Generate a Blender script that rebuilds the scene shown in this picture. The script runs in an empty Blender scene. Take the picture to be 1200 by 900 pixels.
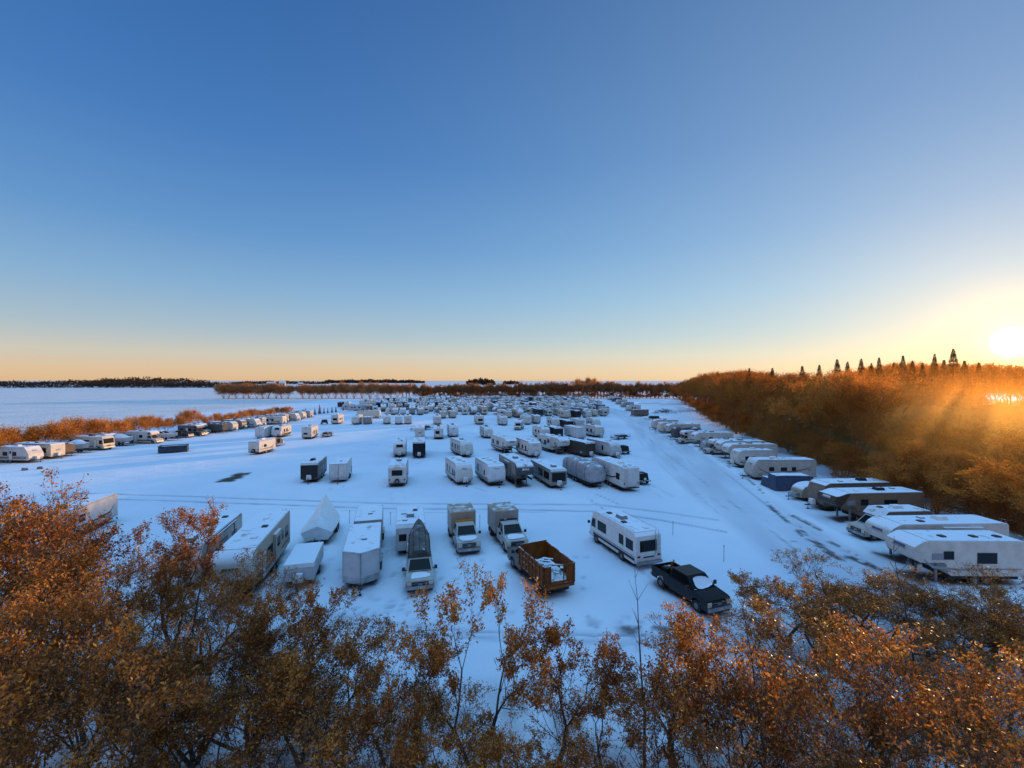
import bpy, bmesh, math, random
import numpy as np
from mathutils import Vector, Matrix
R = math.radians
sc = bpy.context.scene
col = sc.collection
rng = random.Random(7)

# ------------------------------------------------------------------ camera geometry
CAM_H, FPX, HOR, CX = 15.5, 510.0, 446.0, 600.0      # camera height, focal length and horizon of the 1200x900 frame
def at(px, py):
    """ground point seen at pixel (px, py)"""
    Y = FPX * CAM_H / (py - HOR)
    return ((px - CX) * Y / FPX, Y)
def xat(px, Y):
    return (px - CX) * Y / FPX
SUN_AZ, SUN_EL = 48.9, 5.2
SUN = Vector((math.sin(R(SUN_AZ)) * math.cos(R(SUN_EL)), math.cos(R(SUN_AZ)) * math.cos(R(SUN_EL)), math.sin(R(SUN_EL))))

# ------------------------------------------------------------------ materials
MATS = {}
def newmat(name):
    m = bpy.data.materials.new(name); m.use_nodes = True
    m.node_tree.nodes.clear()
    return m, m.node_tree.nodes, m.node_tree.links
def ramp(nd, lk, fac, stops):
    r = nd.new('ShaderNodeValToRGB'); e = r.color_ramp.elements
    while len(e) < len(stops): e.new(0.5)
    for k, (p, c) in enumerate(stops):
        e[k].position = p; e[k].color = (*c, 1) if len(c) == 3 else c
    lk.new(fac, r.inputs[0]); return r.outputs[0]
def mth(nd, lk, op, a, b=None, clamp=False):
    n = nd.new('ShaderNodeMath'); n.operation = op; n.use_clamp = clamp
    for k, v in enumerate((a, b)):
        if v is None: continue
        if isinstance(v, (int, float)): n.inputs[k].default_value = v
        else: lk.new(v, n.inputs[k])
    return n.outputs[0]
def mixc(nd, lk, fac, a, b, mode='MIX'):
    n = nd.new('ShaderNodeMix'); n.data_type = 'RGBA'; n.blend_type = mode
    for s, v in ((n.inputs[0], fac), (n.inputs[6], a), (n.inputs[7], b)):
        if isinstance(v, (int, float)): s.default_value = v
        elif isinstance(v, tuple): s.default_value = (*v, 1)
        else: lk.new(v, s)
    return n.outputs[2]
def noise(nd, lk, scale, detail=3, coord=None, rough=.55):
    n = nd.new('ShaderNodeTexNoise'); n.inputs['Scale'].default_value = scale
    n.inputs['Detail'].default_value = detail; n.inputs['Roughness'].default_value = rough
    if coord is not None: lk.new(coord, n.inputs['Vector'])
    return n.outputs['Fac']
SNOWC = (.80, .85, .93)
def M(name, colr=(.5, .5, .5), rough=.5, metal=0., snow=.0, var=.12, objcol=False, bump=0., spec=.2):
    """painted / metal / fabric surface with blotchy variation, road grime low down and snow lying on faces that look up"""
    if name in MATS: return MATS[name]
    m, nd, lk = newmat(name)
    out = nd.new('ShaderNodeOutputMaterial'); p = nd.new('ShaderNodeBsdfPrincipled')
    lk.new(p.outputs[0], out.inputs[0])
    g = nd.new('ShaderNodeNewGeometry'); pos = g.outputs['Position']
    if objcol:
        oi = nd.new('ShaderNodeObjectInfo'); base = oi.outputs['Color']
    else:
        rgb = nd.new('ShaderNodeRGB'); rgb.outputs[0].default_value = (*colr, 1); base = rgb.outputs[0]
    n1 = noise(nd, lk, 1.7, 5, pos)
    v = ramp(nd, lk, n1, [(.3, (1 - var * 1.6,) * 3), (.7, (1 + var * .4,) * 3)])
    c = mixc(nd, lk, 1.0, base, v, 'MULTIPLY')
    if var > 0:                                    # grime toward the ground
        sp = nd.new('ShaderNodeSeparateXYZ'); lk.new(pos, sp.inputs[0])
        n2 = noise(nd, lk, 4, 4, pos)
        gz = mth(nd, lk, 'SUBTRACT', 1.25, sp.outputs[2])
        gz = mth(nd, lk, 'MULTIPLY', gz, n2, True)
        c = mixc(nd, lk, mth(nd, lk, 'MULTIPLY', gz, .55, True), c, (.10, .09, .085))
    r_in = rough
    if snow > 0:
        sn = nd.new('ShaderNodeSeparateXYZ'); lk.new(g.outputs['Normal'], sn.inputs[0])
        up = mth(nd, lk, 'MULTIPLY', mth(nd, lk, 'SUBTRACT', sn.outputs[2], .45), 3.2, True)
        n3 = noise(nd, lk, 1.1, 6, pos, .65)
        cov = mth(nd, lk, 'MULTIPLY', mth(nd, lk, 'SUBTRACT', n3, .72 - snow * .55), 9, True)
        f = mth(nd, lk, 'MULTIPLY', up, cov, True)
        c = mixc(nd, lk, f, c, SNOWC)
        mr = nd.new('ShaderNodeMix'); lk.new(f, mr.inputs[0]); mr.inputs[2].default_value = rough; mr.inputs[3].default_value = .9
        lk.new(mr.outputs[0], p.inputs['Roughness'])
        mm = nd.new('ShaderNodeMix'); lk.new(f, mm.inputs[0]); mm.inputs[2].default_value = metal; mm.inputs[3].default_value = 0
        lk.new(mm.outputs[0], p.inputs['Metallic'])
    else:
        p.inputs['Roughness'].default_value = rough; p.inputs['Metallic'].default_value = metal
    p.inputs['Specular IOR Level'].default_value = spec
    lk.new(c, p.inputs['Base Color'])
    if bump:
        b = nd.new('ShaderNodeBump'); b.inputs['Strength'].default_value = bump; b.inputs['Distance'].default_value = .05
        lk.new(noise(nd, lk, 9, 5, pos), b.inputs['Height']); lk.new(b.outputs[0], p.inputs['Normal'])
    MATS[name] = m; return m

paint = M('body_paint', objcol=True, rough=.42, snow=.75)
carp = M('car_paint', objcol=True, rough=.3, snow=.12, spec=.2)
roofm = M('roof_membrane', (.33, .33, .34), .7, snow=.74)
glass = M('dark_window_glass', (.008, .009, .011), .1, var=0, spec=.22)
frame = M('window_frame', (.05, .05, .055), .5, var=.05)
black = M('black_steel', (.02, .02, .022), .55, snow=.35)
under = M('underbody', (.018, .017, .017), .9, var=.2)
rubber = M('tyre_rubber', (.02, .02, .02), .85, var=.2, snow=.3)
rimm = M('wheel_rim', (.22, .22, .23), .5, .4, var=.15)
chrome = M('chrome', (.38, .38, .4), .32, .8, var=.2)
plast = M('grey_plastic', (.22, .22, .23), .6, snow=.8)
whitep = M('white_plastic', (.7, .7, .69), .5, snow=.9)
dgraph = M('graphic_charcoal', (.022, .022, .025), .45, var=.05)
bgraph = M('graphic_brown', (.16, .11, .07), .45, var=.05)
ggraph = M('graphic_grey', (.25, .26, .28), .45, var=.05)
ngraph = M('graphic_blue', (.05, .09, .2), .45, var=.05)
redm = M('tail_light_red', (.25, .01, .008), .3, var=.05)
lampm = M('lamp_lens', (.6, .58, .5), .15, var=.05)
amber = M('amber_lens', (.6, .2, .02), .3, var=.05)
orangep = M('orange_paint', (.23, .062, .008), .55, snow=.45, var=.3)
alu = M('aluminium', (.5, .51, .52), .45, .7, snow=.35, var=.25)
tarp = M('grey_tarp', (.36, .37, .40), .8, snow=.42, bump=.5, var=.2)
btarp = M('blue_tarp', (.06, .085, .15), .7, snow=.72, bump=.5, var=.2)
shrink = M('shrink_wrap', (.78, .8, .82), .35, snow=.3, bump=.25, var=.06)
snowm = M('lying_snow', SNOWC, .9, var=0, bump=.35)
wood = M('weathered_wood', (.16, .12, .09), .85, snow=.7, var=.3)
rust = M('rusty_brown', (.16, .075, .035), .8, snow=.6, var=.3)

# ------------------------------------------------------------------ mesh helpers
def mk(name, bm, mats, parent=None, smooth=35, color=None):
    me = bpy.data.meshes.new(name)
    bmesh.ops.recalc_face_normals(bm, faces=bm.faces)
    bm.to_mesh(me); bm.free()
    for m in (mats if isinstance(mats, (list, tuple)) else [mats]): me.materials.append(m)
    if smooth:
        for p in me.polygons: p.use_smooth = True
        me.set_sharp_from_angle(angle=R(smooth))
    return link(name, me, parent, color)
def link(name, me, parent=None, color=None):
    o = bpy.data.objects.new(name, me); col.objects.link(o)
    if parent is not None: o.parent = parent
    if color is not None: o.color = (*color, 1)
    return o
def bev(bm, w, seg=2, ang=25):
    if w <= 0: return bm
    es = [e for e in bm.edges if len(e.link_faces) == 2 and e.calc_face_angle(0) > R(ang)]
    bmesh.ops.bevel(bm, geom=es, offset=w, segments=seg, affect='EDGES', profile=.5, clamp_overlap=True)
    return bm
def prism(prof, w, bm=None, mi=0, y0=None):
    bm = bm or bmesh.new()
    a = -w / 2 if y0 is None else y0
    v0 = [bm.verts.new((x, a, z)) for x, z in prof]; v1 = [bm.verts.new((x, a + w, z)) for x, z in prof]
    n = len(prof); fs = [bm.faces.new(v0), bm.faces.new(v1[::-1])]
    for k in range(n): fs.append(bm.faces.new((v0[k], v0[(k + 1) % n], v1[(k + 1) % n], v1[k])))
    for f in fs: f.material_index = mi
    return bm
def box(c, s, bm=None, mi=0, top=1., rz=0., rx=0.):
    bm = bm or bmesh.new(); vs = []
    ca, sa = math.cos(rz), math.sin(rz)
    for dz in (-1, 1):
        k = top if dz > 0 else 1
        for dx, dy in ((-1, -1), (1, -1), (1, 1), (-1, 1)):
            x, y = dx * s[0] / 2 * k, dy * s[1] / 2 * k
            vs.append(bm.verts.new((c[0] + x * ca - y * sa, c[1] + x * sa + y * ca, c[2] + dz * s[2] / 2)))
    for f in ((3, 2, 1, 0), (4, 5, 6, 7), (0, 1, 5, 4), (1, 2, 6, 5), (2, 3, 7, 6), (3, 0, 4, 7)):
        bm.faces.new([vs[k] for k in f]).material_index = mi
    return bm
def tube(p0, p1, r0, r1=None, n=8, bm=None, mi=0):
    bm = bm or bmesh.new(); p0, p1 = Vector(p0), Vector(p1); r1 = r0 if r1 is None else r1
    d = (p1 - p0).normalized(); u = d.orthogonal().normalized(); v = d.cross(u)
    A, B = [], []
    for k in range(n):
        a = 2 * math.pi * k / n; q = u * math.cos(a) + v * math.sin(a)
        A.append(bm.verts.new(p0 + q * r0)); B.append(bm.verts.new(p1 + q * r1))
    for k in range(n): bm.faces.new((A[k], A[(k + 1) % n], B[(k + 1) % n], B[k])).material_index = mi
    bm.faces.new(A[::-1]).material_index = mi; bm.faces.new(B).material_index = mi
    return bm
def loft(secs, bm=None, cap=True, mi=0):
    """secs: list of closed rings of equal length"""
    bm = bm or bmesh.new(); rows = [[bm.verts.new(p) for p in s] for s in secs]; n = len(secs[0])
    for a, b in zip(rows, rows[1:]):
        for k in range(n): bm.faces.new((a[k], a[(k + 1) % n], b[(k + 1) % n], b[k])).material_index = mi
    if cap: bm.faces.new(rows[0][::-1]).material_index = mi; bm.faces.new(rows[-1]).material_index = mi
    return bm
def quadpanel(q, inset, proud, bm=None, mi=0, thick=.02):
    """a thin panel lying proud on the quad q (4 points), inset as (u0,u1,v0,v1)"""
    bm = bm or bmesh.new(); a, b, c, d = [Vector(p) for p in q]
    nrm = (b - a).cross(d - a).normalized()
    def P(u, v): return (a * (1 - u) + b * u) * (1 - v) + (d * (1 - u) + c * u) * v
    u0, u1, v0, v1 = inset
    pts = [P(u0, v0), P(u1, v0), P(u1, v1), P(u0, v1)]
    lo = [bm.verts.new(p + nrm * (proud - thick)) for p in pts]; hi = [bm.verts.new(p + nrm * proud) for p in pts]
    bm.faces.new(hi).material_index = mi
    for k in range(4): bm.faces.new((lo[k], lo[(k + 1) % 4], hi[(k + 1) % 4], hi[k])).material_index = mi
    bm.faces.new(lo[::-1]).material_index = mi
    return bm
def thing(name, label, cat, group=None, kind=None):
    o = bpy.data.objects.new(name, None); col.objects.link(o); o.empty_display_size = .5
    return tag(o, label, cat, group, kind)
def tag(o, label=None, cat=None, group=None, kind=None):
    for k, v in (('label', label), ('category', cat), ('group', group), ('kind', kind)):
        if v: o[k] = v
    return o
def structure(name, o):
    o.name = name; o['kind'] = 'structure'; return o
def copy_tree(o, parent=None, color=None):
    c = o.copy(); col.objects.link(c)
    if parent is not None: c.parent = parent
    if color is not None and c.type == 'MESH': c.color = (*color, 1)
    for ch in list(o.children): copy_tree(ch, c, color)
    return c
def heading(h): return Vector((math.sin(R(h)), math.cos(R(h)), 0))
VEH = []
EDGE = [(44, 22), (46, 34), (49, 48), (52, 66), (57, 90), (66, 134), (84, 190), (101, 240), (128, 330), (140, 400)]
def put(o, P, hdg, L, nose='near'):
    """P: ground point under the end nearest the viewer; hdg: direction near end -> far end, clockwise from +Y"""
    d = heading(hdg); c = Vector((P[0], P[1], 0)) + d * (L / 2)
    f = -d if nose == 'near' else d
    o.location = (c.x, c.y, 0); o.rotation_euler = (0, 0, math.atan2(f.y, f.x)); VEH.append((c.x, c.y, math.atan2(f.y, f.x), L)); return o
def jit(prof, s):  return [(x + rng.uniform(-s, s), z + rng.uniform(-s, s)) for x, z in prof]

# ------------------------------------------------------------------ shared vehicle parts
_wheel = {}
def wheel(root, x, y, r=.36, w=.24):
    key = (r, w)
    if key not in _wheel:
        bm = tube((0, -w / 2, 0), (0, w / 2, 0), r, n=20); bev(bm, .04, 2, 60)
        o = mk('wheel', bm, rubber); me = o.data; bpy.data.objects.remove(o)
        bm = bmesh.new()
        for s in (-1, 1): tube((0, s * (w / 2 - .05), 0), (0, s * (w / 2 + .008), 0), r * .58, r * .5, 14, bm)
        o = mk('rim', bm, rimm); mr = o.data; bpy.data.objects.remove(o)
        _wheel[key] = (me, mr)
    me, mr = _wheel[key]
    o = link('wheel', me, root); o.location = (x, y, r - .02); link('rim', mr, o); return o
def side_panel(root, name, mat, W, side, x0, x1, z0, z1, proud=.014, fr=True, bevel=.0):
    y = side * W / 2
    bm = box(((x0 + x1) / 2, y + side * (proud - .02), (z0 + z1) / 2), (x1 - x0, .04, z1 - z0)); bev(bm, .012, 1)
    o = mk(name, bm, mat, root)
    if fr:
        f = bmesh.new(); t = .045
        for a, b, c, d in ((x0 - t, x1 + t, z1, z1 + t), (x0 - t, x1 + t, z0 - t, z0), (x0 - t, x0, z0, z1), (x1, x1 + t, z0, z1)):
            box(((a + b) / 2, y + side * (proud - .012), (c + d) / 2), (b - a, .034, d - c), f)
        mk('frame', f, frame, o)
    return o
def band(root, mat, W, side, pts, name='side_stripe', proud=.008):
    """painted graphic: polyline of (x, z, width) on one flank"""
    bm = bmesh.new(); y = side * (W / 2 + proud); prev = None
    for x, z, w in pts:
        a = bm.verts.new((x, y, z - w / 2)); b = bm.verts.new((x, y, z + w / 2))
        if prev: bm.faces.new((prev[0], a, b, prev[1]))
        prev = (a, b)
    return mk(name, bm, mat, root, 0)
def roof_kit(root, H, xs_ac, xs_vent, W, ladder=False, z_add=0):
    for x in xs_ac:
        bm = box((x, 0, H + .17 + z_add), (1.0, .72, .32), top=.8); bev(bm, .06, 2); mk('air_conditioner', bm, rng.choice([plast, whitep, black]), root)
    for x, y in xs_vent:
        bm = box((x, y, H + .07 + z_add), (.45, .45, .13), top=.85); bev(bm, .03, 1); mk('roof_vent', bm, rng.choice([plast, whitep, frame]), root)
def tongue(root, xf, z=.5, ln=1.2, cover=True, cov_mat=None):
    bm = bmesh.new()
    for s in (-1, 1): tube((xf - .3, s * .55, z), (xf + ln - .1, s * .05, z), .05, n=6, bm=bm)
    box((xf + ln, 0, z), (.3, .12, .1), bm); tube((xf + ln - .25, 0, .05), (xf + ln - .25, 0, z + .45), .035, n=6, bm=bm)
    box((xf + ln - .25, 0, .04), (.2, .2, .06), bm)
    mk('hitch', bm, black, root)
    if cover:
        bm = box((xf + .38, 0, z + .38), (.42, .72, .62), top=.85); bev(bm, .07, 2); mk('propane_cover', bm, cov_mat or whitep, root)
def swoosh(root, W, L, H, mat, style, sides=(1, -1)):
    for s in sides:
        if style == 0:
            band(root, mat, W, s, [(-L * .46, H * .38, .10), (L * .1, H * .36, .14), (L * .33, H * .42, .2), (L * .42, H * .62, .06)])
        elif style == 1:
            band(root, mat, W, s, [(-L * .47, H * .33, .22), (L * .42, H * .33, .22)])
            band(root, mat, W, s, [(-L * .47, H * .42, .05), (L * .42, H * .42, .05)])
        elif style == 2:
            band(root, mat, W, s, [(-L * .42, H * .70, .05), (-L * .36, H * .58, .16), (-L * .2, H * .46, .2), (L * .1, H * .40, .1), (L * .35, H * .38, .03)])
            band(root, mat, W, s, [(L * .05, H * .33, .03), (L * .25, H * .38, .12), (L * .38, H * .55, .16), (L * .43, H * .8, .04)])
        elif style == 3:
            band(root, mat, W, s, [(-L * .47, H * .28, .12), (-L * .1, H * .30, .25), (L * .2, H * .28, .36), (L * .42, H * .28, .3)])

def trailer(label, L=7., W=2.5, H=3.1, c=(.7, .7, .69), nose='slant', wins=(), door=None, style=None, gmat=None, front_win=None, rear_win=None,
            ac=(0.,), vents=((1.5, .4), (-2., -.4)), low=None, spare=False, awning=0, cover=True, group=None, name='travel_trailer', cat='travel trailer',
            slide=None, logo=True, z0=.52, front_c=None, mask=None):
    root = thing(name, label, cat, group); h = L / 2
    if nose == 'slant': pr = [(-h, z0), (h - .35, z0), (h, z0 + .45), (h - .08, z0 + 1.1), (h - .75, H - .18), (h - 1.0, H), (-h + .12, H), (-h, H - .15)]
    elif nose == 'flat': pr = [(-h, z0), (h - .02, z0), (h, H - .25), (h - .2, H), (-h + .1, H), (-h, H - .12)]
    elif nose == 'round': pr = [(-h, z0), (h - .6, z0), (h - .15, z0 + .35), (h, z0 + 1.0), (h - .08, z0 + 1.6), (h - .4, H - .25), (h - .95, H), (-h + .3, H), (-h + .05, H - .3)]
    else: pr = [(-h, z0), (h - .1, z0), (h, z0 + .3), (h - .28, H - .3), (h - .6, H), (-h + .35, H), (-h, H - .35)]
    bm = bev(prism(pr, W), .07, 2); mk('body', bm, paint, root, color=c)
    hm = max(pr[k][0] for k in range(len(pr)) if pr[k][1] > H - .05)
    hr = min(pr[k][0] for k in range(len(pr)) if pr[k][1] > H - .05)
    mk('roof', bev(box(((hm + hr) / 2, 0, H + .012), (hm - hr - .05, W - .1, .04)), .02, 1), roofm, root)
    ub = box((-.1, 0, z0 - .12), (L - .9, W - .35, .26)); mk('chassis', ub, under, root)
    for dx in (-.55, .3) if L > 5.6 else (-.2,):
        for s in (-1, 1): wheel(root, dx - L * .05, s * (W / 2 - .13))
    tongue(root, h - .1, z0, 1.15, cover)
    for s, x0, x1, za, zb in wins: side_panel(root, 'window', glass, W, s, x0, x1, za, zb)
    if door:
        s, x = door; d = side_panel(root, 'door', whitep if c[0] > .3 else plast, W, s, x, x + .68, z0 + .1, z0 + 2.0)
        mk('handle', box((x + .58, s * (W / 2 + .03), z0 + .95), (.12, .04, .05)), frame, d)
        mk('pane', box((x + .34, s * (W / 2 + .022), z0 + 1.5), (.36, .03, .5)), glass, d)
    if style is not None: swoosh(root, W, L, H, gmat or dgraph, style)
    if low:
        for s in (-1, 1): band(root, low, W, s, [(-h + .08, z0 + .24, .4), (h - .5, z0 + .24, .4)], 'lower_panel')
    for s in (-1, 1):
        bm = box((-.1, s * (W / 2 + .006), z0 + .05), (L - .9, .03, .06)); box((hr / 2 + hm / 2, s * (W / 2 + .006), H - .08), (hm - hr - .1, .03, .05), bm); mk('side_trim', bm, rng.choice([frame, ggraph, dgraph]), root)
        mk('storage_hatch', bev(box((h - 1.35, s * (W / 2 + .004), z0 + .42), (.7, .03, .4)), .01, 1), ggraph, root)
        mk('fridge_vent', box((-h + 1.1, s * (W / 2 + .004), z0 + 1.15), (.5, .03, .3)), ggraph, root)
    # nose panel window / logo strip
    k = 2 if nose in ('slant',) else 1 if nose == 'flat' else 3
    A, B = pr[k], pr[k + 1]
    if nose == 'round': A, B = (h - .08, z0 + 1.6), (h - .4, H - .25)
    if nose == 'slant': A, B = (h - .08, z0 + 1.1), (h - .75, H - .18)
    if nose == 'other': A, B = (h, z0 + .3), (h - .28, H - .3)
    q = [(A[0], -W / 2, A[1]), (A[0], W / 2, A[1]), (B[0], W / 2, B[1]), (B[0], -W / 2, B[1])]
    if mask: mk('front_cap', bev(quadpanel(q, (.02, .98, .02, .98), .012), .01, 1), mask, root)
    if front_win:
        o = mk('window', quadpanel(q, front_win, .022), glass, root); mk('frame', quadpanel(q, (front_win[0] - .02, front_win[1] + .02, front_win[2] - .03, front_win[3] + .03), .016), frame, o)
    elif logo:
        bm = bmesh.new(); x = .34
        while x < .64:
            w = rng.uniform(.025, .05); quadpanel(q, (x, x + w, .55, .55 + rng.uniform(.05, .09)), .006, bm); x += w + .012
        quadpanel(q, (.3, .7, .47, .5), .006, bm); mk('front_logo', bm, rng.choice([dgraph, ggraph, ngraph]), root, 0)
    # clearance lamps, tail end
    bm = box((-h - .01, 0, H - .22), (.03, .8, .05))
    mk('clearance_light', bm, redm, root)
    for s in (-1, 1): mk('tail_light', box((-h - .01, s * (W / 2 - .2), z0 + .55), (.03, .14, .26)), redm, root)
    mk('bumper', box((-h - .12, 0, z0 + .02), (.12, W - .3, .12)), black, root)
    if rear_win:
        y0, y1, za, zb = rear_win
        o = mk('window', bev(box((-h - .005, (y0 + y1) / 2, (za + zb) / 2), (.04, y1 - y0, zb - za)), .012, 1), glass, root)
        mk('frame', box((-h - .002, (y0 + y1) / 2, (za + zb) / 2), (.03, y1 - y0 + .1, zb - za + .1)), frame, o)
    if spare:
        o = mk('spare_wheel', tube((-h - .08, 0, z0 + .35), (-h - .3, 0, z0 + .35), .36, n=18), rubber, root)
        mk('rim', tube((-h - .29, 0, z0 + .35), (-h - .315, 0, z0 + .35), .2, n=14), rimm, o)
    if awning: 
        bm = tube((-L * .3, awning * (W / 2 + .08), H - .18), (L * .32, awning * (W / 2 + .08), H - .18), .085, n=8)
        for x in (-L * .28, L * .3): box((x, awning * (W / 2 + .03), H * .55), (.05, .05, H * .75), bm)
        mk('awning', bm, rng.choice([plast, black]), root)
    if slide:
        s, x0, x1 = slide
        bm = bev(box(((x0 + x1) / 2, s * (W / 2 + .09), z0 + 1.22), (x1 - x0, .2, 1.8)), .03, 1); o = mk('slide_out', bm, paint, root, color=c)
        mk('window', box(((x0 + x1) / 2, s * (W / 2 + .2), z0 + 1.45), ((x1 - x0) * .5, .03, .6)), glass, o)
    roof_kit(root, H, ac, vents, W)
    return root

def fifth(label, L=10., W=2.5, H=3.65, c=(.7, .7, .69), capc=None, wins=(), style=2, gmat=None, slide=None, group=None, ac=(0.,), door=None, rear_win=None, roundness=1., low=None, vents=((2, .4), (-3, -.4))):
    root = thing('fifth_wheel_trailer', label, 'fifth wheel', group); h = L / 2; z0, zn = .72, 1.72; k = h - 2.6
    a = .9 * roundness
    pr = [(-h, z0), (k - .25, z0), (k, z0 + .25), (k + .1, zn - .12), (k + .3, zn), (h - .55, zn), (h - .12, zn + .28), (h, zn + .75), (h - .12 * a, zn + 1.15), (h - .42 * a, H - .3), (h - .95 * a, H - .05), (h - 1.3 * a, H), (-h + .12, H), (-h, H - .15)]
    mk('body', bev(prism(pr, W), .08, 2), paint, root, color=c)
    # moulded front cap, a skin just proud of the nose
    cp = [(h - .55, zn - .012), (h - .11, zn + .268), (h + .014, zn + .75), (h - .12 * a + .012, zn + 1.16), (h - .42 * a + .01, H - .285), (h - .95 * a, H - .035), (h - 1.25 * a, H + .012), (h - 1.3 * a, H - .1), (h - .9 * a, zn + .6), (h - .75, zn + .1)]
    mk('front_cap', bev(prism(cp, W + .03), .05, 2), paint, root, color=capc or c)
    q = [(h + .03, -W / 2, zn + .78), (h + .03, W / 2, zn + .78), (h - .12 * a + .03, W / 2, zn + 1.15), (h - .12 * a + .03, -W / 2, zn + 1.15)]; dark = (capc or c)[0] < .2
    bm = bmesh.new()
    for u0, u1, v0, v1 in ((.3, .44, .3, .75), (.46, .52, .3, .75), (.54, .6, .3, .75), (.62, .7, .3, .75), (.25, .75, .08, .16)): quadpanel(q, (u0, u1, v0, v1), .012, bm)
    mk('front_logo', bm, whitep if dark else rng.choice([dgraph, ggraph, ngraph, bgraph]), root, 0)
    for s in (-1, 1): mk('storage_hatch', bev(box((k + .75, s * (W / 2 + .004), zn + .45), (.9, .03, .5)), .01, 1), ggraph, root)
    mk('roof', bev(box((-.5 * a, 0, H + .012), (L - 1.7 * a, W - .1, .04)), .02, 1), roofm, root)
    mk('chassis', box((-1.2, 0, z0 - .15), (L - 3.2, W - .35, .3)), under, root)
    bm = box((h - 1.3, 0, zn - .2), (.5, .5, .4)); tube((h - 1.1, 0, zn - .75), (h - 1.1, 0, zn - .2), .09, n=8, bm=bm); mk('kingpin_hitch', bm, black, root)
    for s in (-1, 1):
        bm = box((k + .55, s * .85, .9), (.14, .14, 1.75)); box((k + .55, s * .85, .03), (.3, .3, .06), bm); mk('landing_leg', bm, plast, root)
        for dx in (-1.3, -.4): wheel(root, dx, s * (W / 2 - .13), .38)
    for s, x0, x1, za, zb in wins: side_panel(root, 'window', glass, W, s, x0, x1, za, zb)
    if door:
        s, x = door; d = side_panel(root, 'door', whitep if c[0] > .3 else plast, W, s, x, x + .7, z0 + .1, z0 + 2.0)
        mk('handle', box((x + .6, s * (W / 2 + .03), z0 + .95), (.12, .04, .05)), frame, d)
    swoosh(root, W, L, H, gmat or dgraph, style)
    if low:
        for s in (-1, 1): band(root, low, W, s, [(-h + .08, z0 + .3, .5), (k - .3, z0 + .3, .5)], 'lower_panel')
    if slide:
        s, x0, x1 = slide
        o = mk('slide_out', bev(box(((x0 + x1) / 2, s * (W / 2 + .1), z0 + 1.4), (x1 - x0, .22, 2.1)), .03, 1), paint, root, color=c)
        mk('window', box(((x0 + x1) / 2, s * (W / 2 + .215), z0 + 1.7), ((x1 - x0) * .55, .03, .75)), glass, o)
    if rear_win:
        y0, y1, za, zb = rear_win; mk('window', box((-h - .005, (y0 + y1) / 2, (za + zb) / 2), (.04, y1 - y0, zb - za)), glass, root)
    for s in (-1, 1): mk('tail_light', box((-h - .01, s * (W / 2 - .2), z0 + .5), (.03, .14, .3)), redm, root)
    mk('bumper', box((-h - .12, 0, z0 - .1), (.12, W - .2, .14)), black, root)
    roof_kit(root, H, ac, vents, W)
    bm = bmesh.new()
    for s in (-1, 1): tube((-h - .06, s * .18 + .8, z0 + .4), (-h - .06, s * .18 + .8, H + .1), .018, n=5, bm=bm)
    for q in range(8): tube((-h - .06, .62, z0 + .6 + q * .33), (-h - .06, .98, z0 + .6 + q * .33), .015, n=5, bm=bm)
    mk('ladder', bm, alu, root)
    return root

def arch_prof(xr, xf, fz, arches, top):
    """side outline: bottom edge with wheel arches from rear to front, then the given top points from front to rear"""
    p = [(xr, fz)]
    for ax, r in sorted(arches):
        for k in range(9):
            a = math.pi - math.pi * k / 8; p.append((ax + r * math.cos(a), max(fz, .36) + r * math.sin(a)) if 0 < k < 8 else (ax + r * math.cos(a), fz))
    p.append((xf, fz)); return p + top
def cabin(root, c, xb, xf, xbt, xft, wb, wt, z0, z1, splits=(0.5,), rearwin=True, mat=None, name='cabin'):
    """greenhouse: base rectangle xb..xf at z0, roof xbt..xft at z1, with its panes"""
    def ring(x0, x1, w, z): return [(x0, -w / 2, z), (x1, -w / 2, z), (x1, w / 2, z), (x0, w / 2, z)]
    bt, tp = ring(xb, xf, wb, z0), ring(xbt, xft, wt, z1)
    o = mk(name, bev(loft([bt, tp]), .05, 2), mat or paint, root, color=c)
    q = [bt[1], bt[2], tp[2], tp[1]]; mk('windshield', quadpanel(q, (.06, .94, .08, .9), .008), glass, o)
    if rearwin: mk('rear_window', quadpanel([bt[3], bt[0], tp[0], tp[3]], (.1, .9, .2, .85), .008), glass, o)
    for q in ([bt[0], bt[1], tp[1], tp[0]], [bt[2], bt[3], tp[3], tp[2]]):
        fl = q[0][1] > 0; us = [.05] + list(splits) + [.93]
        for a, b in zip(us, us[1:]):
            u0, u1 = (1 - b + .015, 1 - a - .015) if fl else (a + .015, b - .015)
            mk('side_window', quadpanel(q, (u0, u1, .14, .88), .008), glass, o)
    return o
def nose_kit(root, xf, W, z_bump, z_grille, z_top, dark_grille=True, bump_mat=None):
    b_ = mk('bumper', bev(box((xf + .06, 0, z_bump), (.2, W - .06, .24)), .05, 2), bump_mat or chrome, root)
    mk('valance', bev(box((xf - .02, 0, z_bump - .2), (.16, W - .2, .2)), .03, 1), black, b_)
    mk('licence_plate', box((xf + .168, 0, z_bump), (.02, .32, .14)), lampm, b_)
    zg = z_grille - .06
    g = mk('grille', bev(box((xf + .016, 0, zg), (.06, W * .58, .36)), .03, 1), dgraph, root)
    bm = bmesh.new()
    for k in (-.09, .09): box((xf + .05, 0, zg + k), (.02, W * .56, .03), bm)
    box((xf + .052, 0, zg), (.022, .3, .1), bm)
    mk('grille_bar', bm, chrome, g)
    for s in (-1, 1):
        h_ = mk('headlight', bev(box((xf + .0, s * (W / 2 - .21), zg + .02), (.1, .32, .28)), .04, 2), lampm, root)
        mk('indicator', box((xf - .02, s * (W / 2 - .05), zg + .02), (.12, .08, .2)), amber, h_)
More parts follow.
